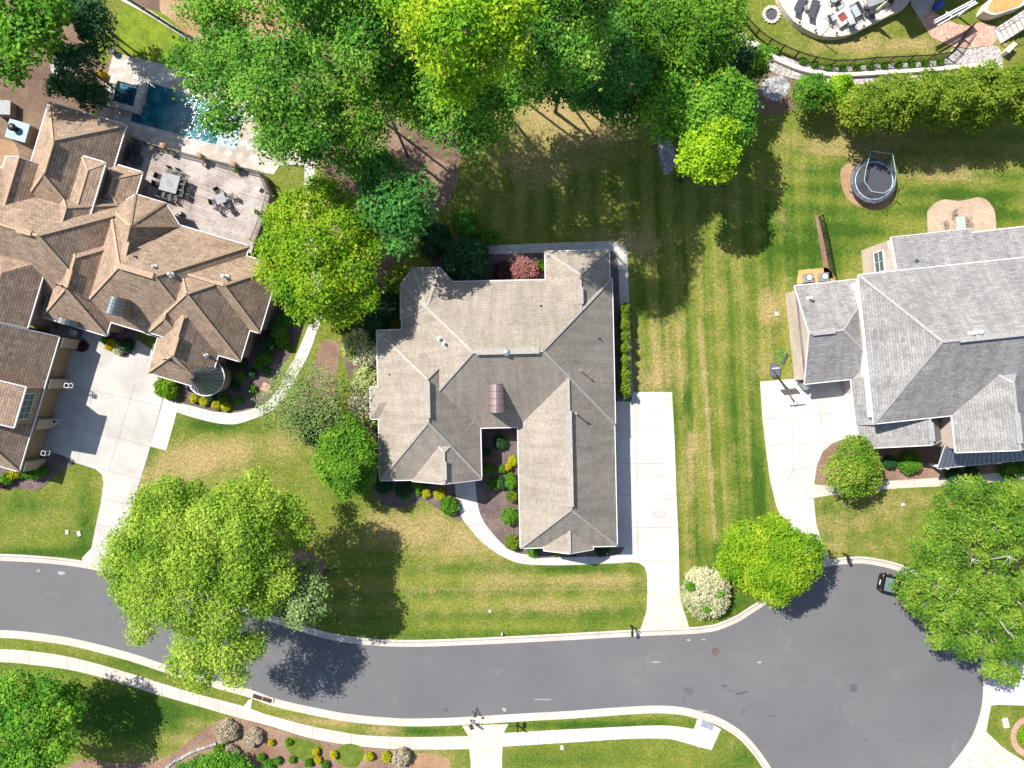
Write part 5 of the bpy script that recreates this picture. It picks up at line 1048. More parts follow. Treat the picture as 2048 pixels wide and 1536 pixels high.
for x, y, lf, s, m_ in ((307, 297, 'blond', 'westernmost pot by the deck railing', stucco), (348, 309, 'sparse', 'pale pot beside the westernmost pillar', galv), (412, 331, None, 'empty brown pot beside the middle pillar', wood), (477, 344, 'green', 'pot with a green plant beside the easternmost pillar', wood), (519, 378, None, 'white-rimmed pot at the east railing', white), (516, 426, 'olive', 'brown pot with foliage at the south east railing', wood)):
    pot(x, y, DZ, .22, .4, lf, s, m_)
r_ = empty('deck_box', P(362, 428, DZ), .2, 'small dark box on the deck beside the octagonal bay', 'box'); mb = MB(); mb.box((0, 0, .22), (.42, .3, .44)); mb.build('body', dgrey, r_); mb = MB(); mb.box((0, 0, .46), (.46, .34, .05)); mb.build('lid', slate_top, r_)
# spa
r_ = empty('spa', P(258, 192), math.radians(-15), 'raised square stone hot tub at the corner of the pool', 'hot tub')
mb = MB()
for x, y, dx, dy in ((-1.5, 0, .75, 3.2), (1.35, 0, .7, 3.2), (-.07, 1.32, 2.12, .55), (-.07, -1.32, 2.12, .55)): mb.box((x, y, .28), (dx, dy, .62))
mb.build('wall', traver, r_); mb = MB(); mb.box((-.07, 0, .3), (2.2, 2.2, .3)); mb.build('bench', simple('spa_blue', (.03,.13,.2), .3), r_); mb = MB(); mb.box((.1, -.1, .46), (1.0, 1.2, .02)); mb.build('footwell', simple('spa_deep', (.01,.08,.13), .2), r_)
mb = MB(); mb.box((-.07, 0, .485), (2.1, 2.1, .01)); wm_, nt_, b_s, o_s = newmat('spa_water'); b_s.inputs['Base Color'].default_value = (.6,.85,.9,1); b_s.inputs['Transmission Weight'].default_value = 1; b_s.inputs['Roughness'].default_value = .03; b_s.inputs['IOR'].default_value = 1.33
mb.build('water', wm_, r_)
mb = MB(); mb.box((1.75, -.2, .15), (.12, 1.0, .35)); mb.build('spillway', brick_tan, r_)
r_ = empty('planter_urn', P(230, 106), 0, 'dark urn on the north corner of the pool terrace', 'urn'); mb = MB(); mb.lathe((0, 0, .06), [(.2, 0), (.32, .3), (.36, .6), (.3, .62), (.25, .55), (0, .5)], 18); mb.build('bowl', dgrey, r_, True)
# grill island
r_ = empty('outdoor_fireplace', P(88, 289), math.radians(-16), 'brick chimney with a blue-grey metal cap and round flue left of the brown house', 'chimney')
mb = MB(); mb.box((.1, 0, 1.9), (1.9, 1.7, 3.9)); mb.box((1.5, -.1, 1.0), (1.8, 1.5, 2.2)); mb.build('stack', brick_br, r_); capm = simple('cap_blue', (.16,.27,.38), .5, .0, var=.3); mb = MB(); mb.box((.1, 0, 3.93), (2.0, 1.8, .1)); mb.build('metal_cap', capm, r_); mb = MB(); mb.lathe((-.1, .1, 3.95), [(.28, 0), (.28, .45), (.36, .47), (.36, .6), (.2, .7), (0, .7)], 20); mb.build('flue', black, r_, True)
r_ = empty('garden_shelf', P(18, 222), math.radians(-2), 'grey stone counter near the left edge above the chimney', 'counter'); mb = MB(); mb.box((0, 0, .45), (1.5, 1.3, .9)); mb.build('base', brick_br, r_); mb = MB(); mb.box((0, 0, .93), (1.6, 1.4, .07)); mb.build('top', slate_top, r_)
# wall lanterns and carts by the garage
for i, (x, y) in enumerate(((136, 771), (112, 843), (90, 906))):
    r_ = empty('wall_lantern', P(x, y, 2.0), math.radians(-16), ['northern', 'middle', 'southern'][i]+' big framed lantern on a garage pier of the brown house', 'lantern', 'lanterns on the garage piers'); mb = MB()
    for sx in (-.2, .2):
        for sy in (-.2, .2): mb.bar((sx, sy, -.4), (sx, sy, .25), .04)
    for z in (-.4, .25):
        for a, b in (((-.2, -.2), (.2, -.2)), ((.2, -.2), (.2, .2)), ((.2, .2), (-.2, .2)), ((-.2, .2), (-.2, -.2))): mb.bar((*a, z), (*b, z), .05)
    mb.build('frame', galv, r_); mb = MB(); mb.lathe((0, 0, .25), [(.2, 0), (.04, .18), (.02, .26)], 4); mb.build('hood', black, r_); mb = MB(); mb.bar((-.35, 0, 0), (-.2, 0, 0), .06); mb.build('bracket', black, r_)
r_ = empty('metal_grill', P(157, 666), math.radians(-16), 'small metal grill cart under the porch of the brown house', 'grill'); mb = MB(); mb.box((0, 0, .45), (.8, .55, .8)); mb.build('cabinet', dgrey, r_); mb = MB(); mb.box((0, .0, .92), (.75, .5, .14)); mb.build('lid', galv, r_); mb = MB(); mb.bar((-.3, -.3, .95), (.3, -.3, .95), .04); mb.build('handle', galv, r_)
r_ = empty('planter_urn', P(220, 667), 0, 'pale round urn beside the entry bed', 'urn'); mb = MB(); mb.lathe((0, 0, 0), [(.15, 0), (.3, .3), (.34, .6), (.28, .6), (.24, .5), (0, .48)], 18); mb.build('bowl', galv, r_, True)
# fences
def fence(pts, hgt, label, name='metal_fence', step=.14, pstep=2.0, z0=0, group=None):
    r_ = empty(name, P(*pts[0], z0), 0, label, 'fence', group); W = [P(x, y)+Z*z0 for x, y in pts]; ra = MB(); pk = MB()
    for A, B in zip(W, W[1:]):
        ra.bar(A+Z*hgt*.95, B+Z*hgt*.95, .05, .04); ra.bar(A+Z*.12, B+Z*.12, .04); ra.bar(A+Z*(hgt*.84), B+Z*(hgt*.84), .035)
        n = max(1, int((B-A).length/step))
        for i in range(n): c = A.lerp(B, (i+.5)/n); pk.bar(c+Z*.02, c+Z*hgt, .03)
    wpart(ra, 'rails', black, r_); wpart(pk, 'pickets', black, r_)
    L_ = 0
    for A, B in zip(W, W[1:]):
        n = max(1, round((B-A).length/pstep))
        for i in range(n): p = MB(); c = A.lerp(B, i/n); p.bar(c, c+Z*(hgt+.08), .08); wpart(p, 'post', black, r_)
    return r_
fence([(1470, 20), (1488, 48), (1510, 72), (1535, 90), (1560, 103), (1589, 115), (1624, 126), (1662, 132), (1699, 131), (1740, 126), (1777, 125), (1815, 123), (1854, 121), (1893, 115), (1910, 96), (1923, 76), (1937, 56)], 1.35, 'black picket fence curving round the north east lawn')
sheet('mulch_bed', [(1630, 432), (1638, 430), (1666, 556), (1650, 558)], .02, mulch_brown, False, label='strip of bare soil under the short fence')
fence([(1637, 435), (1645, 470), (1653, 510), (1661, 556)], 1.2, 'short black fence beside the air conditioners of the grey house', step=.12, pstep=1.8)
fence([(243, -8), (300, 28), (360, 66), (420, 100), (462, 124)], 1.3, 'black fence on a pale kerb above the pool lawn')
fence([(196, -10), (190, 22)], 1.3, 'short fence piece at the top left')
def wall_strip(name, A, B, h, mat, label, cat='wall', capm=None, z0=0):
    A = smooth(A); B = smooth(B); n = 40; A = resample(A, n); B = resample(B, n); base = P(*A[0]); r_ = empty(name, base, 0, label, cat)
    mb = MB(); vs = [P(*a)+Z*(h+z0) for a in A]+[P(*b)+Z*(h+z0) for b in B]+[P(*a)+Z*-.1 for a in A]+[P(*b)+Z*-.1 for b in B]
    mb.mesh(vs, [(i, i+1, n+i+1, n+i) for i in range(n-1)]+[(i, i+1, 2*n+i+1, 2*n+i) for i in range(n-1)]+[(n+i, n+i+1, 3*n+i+1, 3*n+i) for i in range(n-1)]+[(0, n, 3*n, 2*n), (n-1, 2*n-1, 4*n-1, 3*n-1)])
    wpart(mb, 'wall', mat, r_); return r_
wall_strip('retaining_wall', [(1478, 62), (1510, 92), (1545, 112), (1600, 136), (1660, 148), (1720, 147), (1800, 142), (1900, 135), (1965, 129)], [(1475, 70), (1507, 100), (1542, 121), (1598, 144), (1659, 155), (1721, 154), (1800, 149), (1900, 142), (1965, 136)], .4, stucco, 'low pale retaining wall curving below the river stones')
wall_strip('stone_kerb', [(240, -10), (300, 22), (360, 60), (420, 95), (466, 122)], [(236, -2), (297, 31), (357, 68), (417, 103), (463, 130)], .15, stucco, 'pale stone kerb under the fence above the pool', 'kerb')
wall_strip('stone_border', [(330, 1535), (345, 1522), (362, 1513), (385, 1500), (410, 1492), (432, 1484)], [(333, 1539), (348, 1526), (365, 1517), (388, 1504), (412, 1496), (433, 1488)], .18, rubble, 'low rubble stone border in the lower left bed', 'border')
wall_strip('retaining_wall', [(2015, 92), (2000, 110)], [(2022, 96), (2006, 114)], .9, stucco, 'short pale wall end at the foot of the stairs')
# raised round patio
PZ = .8
r_ = empty('raised_patio', P(1700, 20), 0, 'raised round stone patio with outdoor furniture at the top right', 'patio')
pp = smooth([(1552, -60), (1556, -10), (1564, 10), (1582, 36), (1603, 53), (1630, 67), (1647, 72), (1672, 73), (1697, 69), (1722, 58), (1755, 42), (1785, 27), (1812, 13), (1825, -20), (1820, -70), (1700, -110), (1580, -100)], True, 3)
pw = [P(x, y, PZ) for x, y in pp]; mb = MB(); mb.prism([(p.x, p.y) for p in pw][::-1], -.1, PZ); wpart(mb, 'base', stucco, r_)
c_ = sum(pw, Vector())/len(pw); mb = MB(); mb.prism([(c_+(p-c_)*.965)[:2] for p in pw][::-1], PZ, PZ+.03); wpart(mb, 'paving', stones('flagstone', [(.5,.4,.33), (.62,.54,.47), (.66,.6,.54), (.45,.4,.37)], 1.3, .04, (.45,.4,.36), .8, .15), r_)
PZ += .03
def lounger(x, y, rz, label):
    r = empty('sun_lounger', P(x, y, PZ), rz, label, 'sun lounger', 'sun loungers on the raised patio'); mb = MB(); mb.box((0, -.25, .33), (.68, 1.4, .06)); mb.build('sling', mat_blk, r)
    mb = MB(); mb.box((0, .75, .52), (.68, .75, .05), M=Matrix.Rotation(.55, 3, 'X')); mb.build('backrest', mat_blk, r); mb = MB()
    for s in (-.36, .36): mb.bar((s, -.98, .33), (s, .5, .33), .05)
    mb.build('frame', black, r)
    for sx in (-.34, .34):
        for sy in (-.85, .4): l = MB(); l.bar((sx, sy, 0), (sx, sy, .33), .04); l.build('leg', black, r)
    return r
lounger(1598, 12, math.radians(152), 'dark sun lounger nearest the left edge of the raised patio'); lounger(1624, 22, math.radians(160), 'dark sun lounger to the right of the other one')
r_ = empty('side_table', P(1609, 19, PZ), .3, 'small side table between the two sun loungers', 'table'); mb = MB(); mb.box((0, 0, .42), (.4, .4, .04)); mb.build('tabletop', galv, r_)
for sx in (-.16, .16): l = MB(); l.bar((sx, 0, 0), (sx, 0, .42), .04); l.build('leg', black, r_)
r_ = empty('fire_table', P(1681, 39, PZ), math.radians(35), 'square white fire table with red lava stones on the raised patio', 'fire pit'); mb = MB()
for x, y, a, b in ((0, .55, 1.4, .3), (0, -.55, 1.4, .3), (.55, 0, .3, .8), (-.55, 0, .3, .8)): mb.box((x, y, .25), (a, b, .5))
mb.build('surround', stucco, r_); mb = MB(); mb.box((0, 0, .2), (.82, .82, .4)); mb.build('lava_bed', simple('lava', (.2,.06,.05), .9, var=.7, scale=14), r_)
c0 = None
for x, y, a, s in ((1674, 17, 35, 'above the fire table'), (1660, 41, 115, 'left of the fire table'), (1698, 50, 200, 'below the fire table'), (1663, 3, 0, 'at the top edge left of the fire table')):
    lab = 'dark framed armchair with a pale cushion '+s
    if c0 is None:
        c0 = empty('patio_armchair', P(x, y, PZ), math.radians(a), lab, 'armchair', 'armchairs round the fire table'); mb = MB(); mb.box((0, 0, .42), (.62, .62, .14)); mb.build('cushion', cloth_grey, c0)
        mb = MB(); mb.box((0, .33, .68), (.62, .1, .5), M=Matrix.Rotation(-.2, 3, 'X')); mb.build('backrest', mat_blk, c0)
        for sx in (-.36, .36):
            mb = MB(); mb.bar((sx, -.34, .6), (sx, .38, .64), .06, .03); mb.build('armrest', black, c0)
            for sy in (-.32, .34): l = MB(); l.bar((sx, sy, 0), (sx, sy, .6), .045); l.build('leg', black, c0)
    else: dup(c0, P(x, y, PZ), math.radians(a), lab, 'armchairs round the fire table')
r_ = empty('patio_sofa', P(1707, 26, PZ), math.radians(-62), 'two seat dark sofa with a grey cushion right of the fire table', 'sofa'); mb = MB(); mb.box((0, 0, .42), (1.25, .62, .14)); mb.build('cushion', cloth_grey, r_); mb = MB(); mb.box((0, .36, .68), (1.25, .1, .5)); mb.build('backrest', mat_blk, r_)
for sx in (-.66, .66):
    mb = MB(); mb.bar((sx, -.34, .6), (sx, .38, .64), .06, .03); mb.build('armrest', black, r_)
    for sy in (-.32, .34): l = MB(); l.bar((sx, sy, 0), (sx, sy, .6), .045); l.build('leg', black, r_)
r_ = empty('glass_table', P(1742, 6, PZ), math.radians(20), 'round-cornered glass topped dining table at the top edge of the raised patio', 'table'); mb = MB(); mb.box((0, 0, .72), (1.7, 1.1, .03)); mb.build('tabletop', slate_top, r_)
for sx in (-.7, .7):
    for sy in (-.4, .4): l = MB(); l.bar((sx, sy, 0), (sx, sy, .7), .05); l.build('leg', black, r_)
for x, y, a, s in ((1727, 22, 165, 'left of the closed parasol'), (1737, 30, 190, 'lower left beside the closed parasol'), (1770, 12, -80, 'right of the closed parasol'), (1755, -6, 20, 'at the top edge above the parasol')):
    dup(ch0, P(x, y, PZ), math.radians(a), 'dark patio chair '+s, 'chairs round the glass table')
r_ = empty('closed_parasol', P(1744, 33, PZ), 0, 'closed cream parasol leaning over the patio wall', 'parasol'); mb = MB(); mb.lathe((0, 0, .03), [(.28, 0), (.26, .1), (.05, .12)], 18); mb.build('base', dgrey, r_); mb = MB(); mb.tube([(0, 0, .1), (0, 0, 2.9)], .03); mb.build('pole', galv, r_); mb = MB(); mb.tube([(0, 0, 1.0), (0, 0, 1.6), (0, 0, 2.4), (0, 0, 2.85)], [.24, .2, .12, .03], 12); mb.build('canopy', cream, r_, True)
for i, (x, y) in enumerate(((1629, 63), (1671, 69), (1597, 48), (1725, 55))):
    r_ = empty('path_light', P(x, y, PZ), 0, ['second', 'third', 'first', 'fourth'][i]+' small black lamp from the left on the patio rim', 'lamp', 'small lamps on the patio rim'); mb = MB(); mb.tube([(0, 0, 0), (0, 0, .3)], .03); mb.build('stem', black, r_); mb = MB(); mb.lathe((0, 0, .3), [(.12, 0), (.1, .06), (.02, .1)], 12); mb.build('shade', black, r_, True)
r_ = empty('tetherball_pole', P(1637, 79), 0, 'bare tan pole standing on the lawn below the raised patio', 'pole'); mb = MB(); mb.tube([(0, 0, -.1), (0, 0, 2.9)], .05, 12); mb.build('pole', gunmetal, r_, True); mb = MB(); mb.lathe((0, 0, 0), [(.12, 0), (.1, .05), (.05, .06)], 12); mb.build('collar', rust, r_)
r_ = empty('fire_ring', P(1542, 30), 0, 'round pit ringed with pale stones on the lawn left of the raised patio', 'fire pit'); mb = MB()
for i in range(16): t = i*math.pi/8; mb.box((.75*math.cos(t), .75*math.sin(t), .08), (.3, .22, .22), rz=t+random.random())
mb.build('stones', stucco, r_); mb = MB(); mb.lathe((0, 0, .03), [(.62, 0), (0, .02)], 16); mb.build('ash_bed', dgrey, r_)
# terrace odds and ends
r_ = empty('covered_grill', P(1872, 17), math.radians(35), 'heap under a bright blue cover on the shaded terrace', 'cover'); mb = MB(); mb.tube([(-.6, 0, .35), (-.3, .1, .6), (.2, 0, .55), (.6, .05, .3)], [.2, .42, .4, .15], 9); mb.build('cover', cloth_blue, r_)
r_ = empty('pergola', P(1910, 35), 0, 'three long pale beams of a pergola over the terrace', 'pergola')
for (x0, y0, x1, y1) in ((1869, 41, 1945, 1), (1869, 46, 1950, 3), (1875, 51, 1954, 6)):
    mb = MB(); mb.bar(P(x0, y0, 2.7), P(x1, y1, 2.7), .1, .2); wpart(mb, 'beam', white, r_)
mb = MB(); mb.bar(P(1892, 24, 2.6), P(1904, 34, 2.6), .1, .15); wpart(mb, 'cross_beam', white, r_)
for x, y in ((1950, 5),): mb = MB(); b = P(x, y, 2.6); mb.bar((b.x, b.y, 0), (b.x, b.y, 2.6), .14); wpart(mb, 'post', white, r_)
r_ = empty('garden_stairs', P(1990, 75), 0, 'wide pale stone stairs with black handrails at the top right', 'stairs')
a0 = P(1986, 60); a1 = P(2000, 88); dr = (P(2048, 22)-P(1986, 60)).normalized(); mb = MB()
for i in range(9):
    o_ = dr*(i*.42); h = .16*(i+1); q = [a0+o_, a1+o_, a1+o_+dr*.44, a0+o_+dr*.44]; mb.prism([(p.x, p.y) for p in q], -.05, h)
wpart(mb, 'steps', concrete_new, r_)
for A in (P(1988, 58), P(2002, 90)):
    mb = MB(); e = A+dr*3.8+Z*1.5; mb.bar(A+Z*.95, e+Z*.95, .05); mb.bar(A+Z*.5, e+Z*.5, .03)
    for i in range(4): p = A.lerp(e, i/3); mb.bar(p, p+Z*.95, .05)
    wpart(mb, 'handrail', black, r_)
r_ = empty('planter_wall', P(1995, 20), 0, 'curved pale planter wall filled with orange bark beside the stairs', 'planter')
pl = smooth([(1968, 18), (1975, 26), (1992, 29), (2020, 20), (2050, 8), (2050, -20), (1990, -10)], True, 3); q = [P(x, y, 1.2) for x, y in pl]; mb = MB(); mb.prism([(p.x, p.y) for p in q][::-1], -.05, 1.2); wpart(mb, 'wall', stucco, r_)
c_ = sum(q, Vector())/len(q); mb = MB(); mb.prism([(c_+(p-c_)*.8)[:2] for p in q][::-1], 1.2, 1.24); wpart(mb, 'bark_fill', straw_orange, r_)
# trampoline
tc = P(1738, 367); r_ = empty('trampoline', tc, 0, 'round trampoline with a torn safety net on the back lawn', 'trampoline')
R = 2.15; zt = .9; mb = MB(); mb.lathe((0, 0, zt), [(0, 0), (R-.33, 0)], 40); mb.build('mat', mat_blk, r_); mb = MB(); mb.lathe((0, 0, zt), [(R-.34, .02), (R-.3, .07), (R+.05, .07), (R+.1, 0), (R+.08, -.12)], 40); mb.build('pad', pad_m, r_, True)
mb = MB(); mb.lathe((0, 0, zt+.07), [(R-.34, 0), (R-.34, .05), (R-.27, .05), (R-.27, 0)], 40); mb.build('rim', rim_m, r_)
for i in range(4):
    t = i*math.pi/2+.5; l = MB(); l.tube([(R*math.cos(t-.15), R*math.sin(t-.15), zt), (R*1.02*math.cos(t-.13), R*1.02*math.sin(t-.13), .04), (R*1.02*math.cos(t+.13), R*1.02*math.sin(t+.13), .04), (R*math.cos(t+.15), R*math.sin(t+.15), zt)], .03); l.build('leg', galv, r_)
tops = []
for i in range(8):
    t = i*math.pi/4+.25; a = Vector((1.03*R*math.cos(t), 1.03*R*math.sin(t), .3)); lean = .55 if i not in (1, 2) else -.6
    b = Vector(((R*1.02+.2)*math.cos(t), (R*1.02+.2)*math.sin(t), zt+1.0)); c = Vector(((R-lean)*math.cos(t), (R-lean)*math.sin(t), zt+(1.25 if i not in (1, 2) else .9))); tops.append(c)
    p = MB(); p.tube([a, b, c], .025); p.build('net_pole', black, r_)
mb = MB()
for i in range(8):
    a, b = tops[i], tops[(i+1) % 8]; mb.bar(a, b, .035)
mb.build('net_top', rim_m, r_)
for i in (2, 3, 4, 5, 6, 0):
    a, b = tops[i], tops[(i+1) % 8]; t0, t1 = i*math.pi/4+.25, (i+1)*math.pi/4+.25; mb = MB()
    mb.face([a, b, (R*.86*math.cos(t1), R*.86*math.sin(t1), zt+.05), (R*.86*math.cos(t0), R*.86*math.sin(t0), zt+.05)]); mb.build('net', net, r_)
# grey house patio set
r_ = empty('metal_table', P(1912, 446), math.radians(4), 'square glass table on the kidney shaped patio', 'table'); mb = MB(); mb.box((0, -.2, .72), (.95, 1.4, .03)); mb.build('tabletop', simple('table_glass', (.35,.42,.36), .15, var=.2), r_)
for sx in (-.4, .4):
    for sy in (-.7, .4): l = MB(); l.bar((sx, sy, 0), (sx, sy, .7), .04); l.build('leg', black, r_)
wc = None
for x, y, a, s in ((1904, 430, 20, 'above the glass table'), (1888, 450, 95, 'left of the glass table'), (1927, 442, -70, 'right of the glass table'), (1930, 454, -100, 'lower right of the glass table')):
    lab = 'wrought iron chair '+s+' on the kidney patio'
    if wc is None:
        wc = empty('iron_chair', P(x, y), math.radians(a), lab, 'chair', 'wrought iron chairs on the kidney patio'); mb = MB(); mb.lathe((0, 0, .44), [(.24, 0), (.24, .02), (.2, .02), (.2, 0)], 20)
        for i in range(5): mb.bar((-.16+.08*i, -.2, .45), (-.16+.08*i, .2, .45), .012)
        mb.build('seat', dgrey, wc); mb = MB(); mb.tube([(-.24, .2, .44), (-.22, .3, .8), (0, .34, .95), (.22, .3, .8), (.24, .2, .44)], .018, 6)
        for i in range(4): mb.tube([(-.12+.08*i, .22, .44), (-.12+.08*i, .33, .9)], .01, 5)
        mb.build('backrest', dgrey, wc)
        for sx in (-.2, .2):
            for sy in (-.2, .2): l = MB(); l.tube([(sx, sy, .44), (sx*1.25, sy*1.25, 0)], .014, 6); l.build('leg', dgrey, wc)
    else: dup(wc, P(x, y), math.radians(a), lab, 'wrought iron chairs on the kidney patio')
# air conditioners
ac = None
for x, y, s in ((1611, 558, 'left'), (1642, 556, 'right')):
    lab = s+' of the two air conditioner units behind the grey house'
    if ac is None:
        ac = empty('air_conditioner', P(x, y), math.radians(5), lab, 'air conditioner', 'air conditioner units'); mb = MB(); mb.box((0, 0, .42), (.85, .85, .84)); 
        mb.build('housing', galv, ac); mb = MB(); mb.lathe((.04, .04, .842), [(.36, 0), (.36, .03), (.3, .03), (.3, .0)], 24); mb.build('fan_ring', black, ac); mb = MB(); mb.lathe((.04, .04, .845), [(.3, 0), (.22, .02), (0, .04)], 20); mb.build('fan_guard', box_wh, ac, True)
        mb = MB()
        for i in range(7): mb.box((0, -.43, .12+.1*i), (.75, .02, .03))
        mb.build('louvres', dgrey, ac)
    else: dup(ac, P(x, y), math.radians(3), lab, 'air conditioner units')
# basketball hoop
b = P(1549, 740); r_ = empty('basketball_hoop', b, 0, 'portable basketball hoop leaning over the grey house driveway', 'basketball hoop')
mb = MB(); mb.prism([P(x, y)[:2] for x, y in smooth([(1541, 729), (1550, 727), (1557, 730), (1559, 745), (1556, 753), (1543, 754), (1540, 745)], True, 3)][::-1], 0, .22); wpart(mb, 'base', pad_m, r_)
mb = MB(); mb.bar(P(1542, 737)+Z*.25, P(1558, 736)+Z*.25, .08, .05); wpart(mb, 'strap', white, r_)
mb = MB(); p0 = P(1551, 750)+Z*.2; p1 = P(1575, 778, 2.6); mb.bar(p0, p1, .1); mb.bar(P(1546, 742)+Z*.2, p0.lerp(p1, .35), .05); mb.bar(p0.lerp(p1, .75), P(1583, 783, 3.0), .05); mb.bar(p0.lerp(p1, .85), P(1576, 786, 2.9), .05); wpart(mb, 'pole', black, r_)
q = [P(1561, 780, 3.25), P(1591, 777, 3.25), P(1600, 787, 2.35), P(1570, 790, 2.35)]; bbm = simple('backboard', (.42,.36,.3), .3)
mb = MB(); mb.face(q); wpart(mb, 'backboard', bbm, r_); mb = MB()
for a_, b_ in zip(q, q[1:]+q[:1]): mb.bar(a_, b_, .06)
wpart(mb, 'backboard_frame', rust, r_); c = (q[2]+q[3])/2+Vector((-.15, -.25, .1)); mb = MB(); mb.tube([c+Vector((.23*math.cos(t*math.pi/8), .23*math.sin(t*math.pi/8), 0)) for t in range(17)], .012, 6); wpart(mb, 'rim', rust, r_)
r_ = empty('hose_reel', P(1566, 713), 0, 'coiled green garden hose with a dark downspout on the lawn by the grey house', 'hose'); mb = MB()
mb.tube([((.25+.12*math.sin(i*.37))*math.cos(i*.4)*1.4-.05, (.55+.1*math.cos(i*.3))*math.sin(i*.4), .04+.0015*i) for i in range(60)], .012, 5); mb.build('hose', green_pl, r_); mb = MB(); mb.bar((.35, .35, .2), (-.05, -.75, .1), .16, .12); mb.build('downspout', dgrey, r_)
r_ = empty('wheeled_bin', P(1604, 771), .6, 'pale grey wheeled bin lid at the corner of the garage', 'bin'); mb = MB(); mb.box((0, 0, .5), (.6, .7, 1.0)); mb.build('body', slate_top, r_); mb = MB(); mb.box((0, 0, 1.03), (.64, .76, .07), M=Matrix.Rotation(.15, 3, 'X')); mb.build('lid', galv, r_)
for sx in (-.25, .25): mb = MB(); mb.lathe((sx, .35, .0), [(.0, .1), (.1, .1), (.1, 0)], 10); mb.build('wheel', black, r_)
# mailboxes
def mailbox(x, y, rz, label, arm=.45):
    r_ = empty('mailbox', P(x, y), rz, label, 'mailbox', 'black mailboxes along the street'); mb = MB(); mb.bar((0, 0, -.1), (0, 0, 1.35), .1); mb.lathe((0, 0, 1.35), [(.09, 0), (.05, .06), (.07, .12), (.01, .2)], 10); mb.build('post', black, r_)
    mb = MB(); mb.bar((0, .15, .95), (0, -arm-.2, .95), .07); mb.bar((0, 0, .6), (0, -arm, .93), .04); mb.build('arm', black, r_)
    mb = MB(); n = 10; w_ = .11; pr_ = [(-w_, 0)]+[(-w_*math.cos(math.pi*i/n), .14+w_*math.sin(math.pi*i/n)) for i in range(n+1)]+[(w_, 0)]; y0, y1 = -arm-.32, -arm+.2; k = len(pr_)
    mb.mesh([(a, y0, .99+b) for a, b in pr_]+[(a, y1, .99+b) for a, b in pr_], [tuple(range(k)), tuple(range(2*k-1, k-1, -1))]+[(i, (i+1) % k, k+(i+1) % k, k+i) for i in range(k)]); mb.build('box', black, r_)
    mb = MB(); mb.box((.125, -arm, 1.15), (.02, .12, .06)); mb.build('flag', red_l, r_); return r_
mailbox(1261, 1250, math.radians(0), 'black mailbox at the kerb beside the stamped apron'); mailbox(1685, 1106, math.radians(10), 'black mailbox at the top of the cul-de-sac'); mailbox(1035, 1450, math.radians(180), 'black mailbox on the grass strip south of the street')
# street details
r_ = empty('storm_drain', P(525, 1397), math.radians(-17), 'double rusty storm drain inlet in the south kerb', 'drain'); mb = MB(); mb.box((0, 0, -.03), (2.2, .55, .14)); mb.build('frame', stucco, r_)
for sx in (-.52, .5):
    mb = MB(); mb.box((sx, .02, .045), (.9, .42, .02)); 
    mb.build('opening', black, r_); mb = MB()
    for i in range(3): mb.bar((sx-.45, -.16+.17*i, .062), (sx+.45, -.16+.17*i, .062), .05, .02)
    for i in range(2): mb.bar((sx-.45+.9*i, -.2, .064), (sx-.45+.9*i, .24, .064), .05, .02)
    mb.build('grate', rust, r_)
for x, y, s, m_ in ((1431, 1303, 'rusty round manhole cover in the street near the stamped apron', rust), (1707, 1376, 'dark round manhole cover in the middle of the cul-de-sac', dgrey)):
    r_ = empty('manhole_cover', P(x, y, -.1), 0, s, 'manhole cover'); mb = MB(); mb.lathe((0, 0, 0), [(.38, 0), (.38, .012), (.33, .012), (.33, .006), (0, .006)], 28); mb.build('ring', m_, r_); mb = MB()
    for i in range(6): t = i*math.pi/6; mb.bar((-.3*math.cos(t), -.3*math.sin(t), .01), (.3*math.cos(t), .3*math.sin(t), .01), .04, .012)
    mb.build('ribs', asphalt, r_)
r_ = empty('tactile_plate', P(1415, 1450, .034), math.radians(-20), 'grey tactile plate set in the corner ramp', 'plate'); mb = MB(); mb.box((0, 0, .01), (1.25, .7, .02)); mb.build('plate', simple('tactile', (.24,.25,.29), .6, var=.45, scale=9), r_)
def ubox(x, y, w_, d_, h, mat, label, rz=0):
    r_ = empty('utility_box', P(x, y), rz, label, 'utility box'); mb = MB(); mb.box((0, 0, h/2), (w_, d_, h)); mb.build('body', mat, r_); mb = MB(); mb.box((0, 0, h+.012), (w_*.86, d_*.86, .02)); mb.build('lid', concrete, r_)
ubox(1553, 628, .42, .42, .08, box_gr, 'pale green valve box on the dry lawn by the grey house'); ubox(980, 1222, .3, .3, .06, box_gr, 'small green valve box in the front lawn of the taupe house'); ubox(1124, 1495, .34, .42, .06, box_wh, 'pale utility box in the lawn south of the sidewalk'); ubox(2010, 1445, .5, .9, .2, box_wh, 'white utility box on the lawn at the lower right', .2)
ubox(135, 1064, .32, .42, .1, box_wh, 'left of two white meter boxes on the lower left lawn'); ubox(159, 1067, .36, .5, .12, box_wh, 'right of two white meter boxes on the lower left lawn', .3); ubox(1805, 1009, .25, .25, .25, white, 'little white marker on the lawn of the grey house'); ubox(543, 783, .28, .28, .08, white, 'white round-edged cap beside the curved walk')
r_ = empty('marker_post', P(1004, 1267), 0, 'small white and black marker post at the street edge of the front lawn', 'marker'); mb = MB(); mb.lathe((0, 0, 0), [(.11, 0), (.1, .35), (.05, .42), (0, .44)], 14); mb.build('post', white, r_, True); mb = MB(); mb.lathe((0, 0, .15), [(.12, 0), (.12, .08)], 14); mb.build('band', black, r_)
r_ = empty('access_cover', P(532, 775), math.radians(-25), 'flat brown square cover in the bed beside the curved walk', 'cover'); mb = MB(); mb.box((0, 0, .03), (.85, .8, .06)); mb.build('plate', brickpave_r, r_); mb = MB(); mb.box((0, 0, .065), (.9, .05, .02)); mb.build('batten', wood, r_)
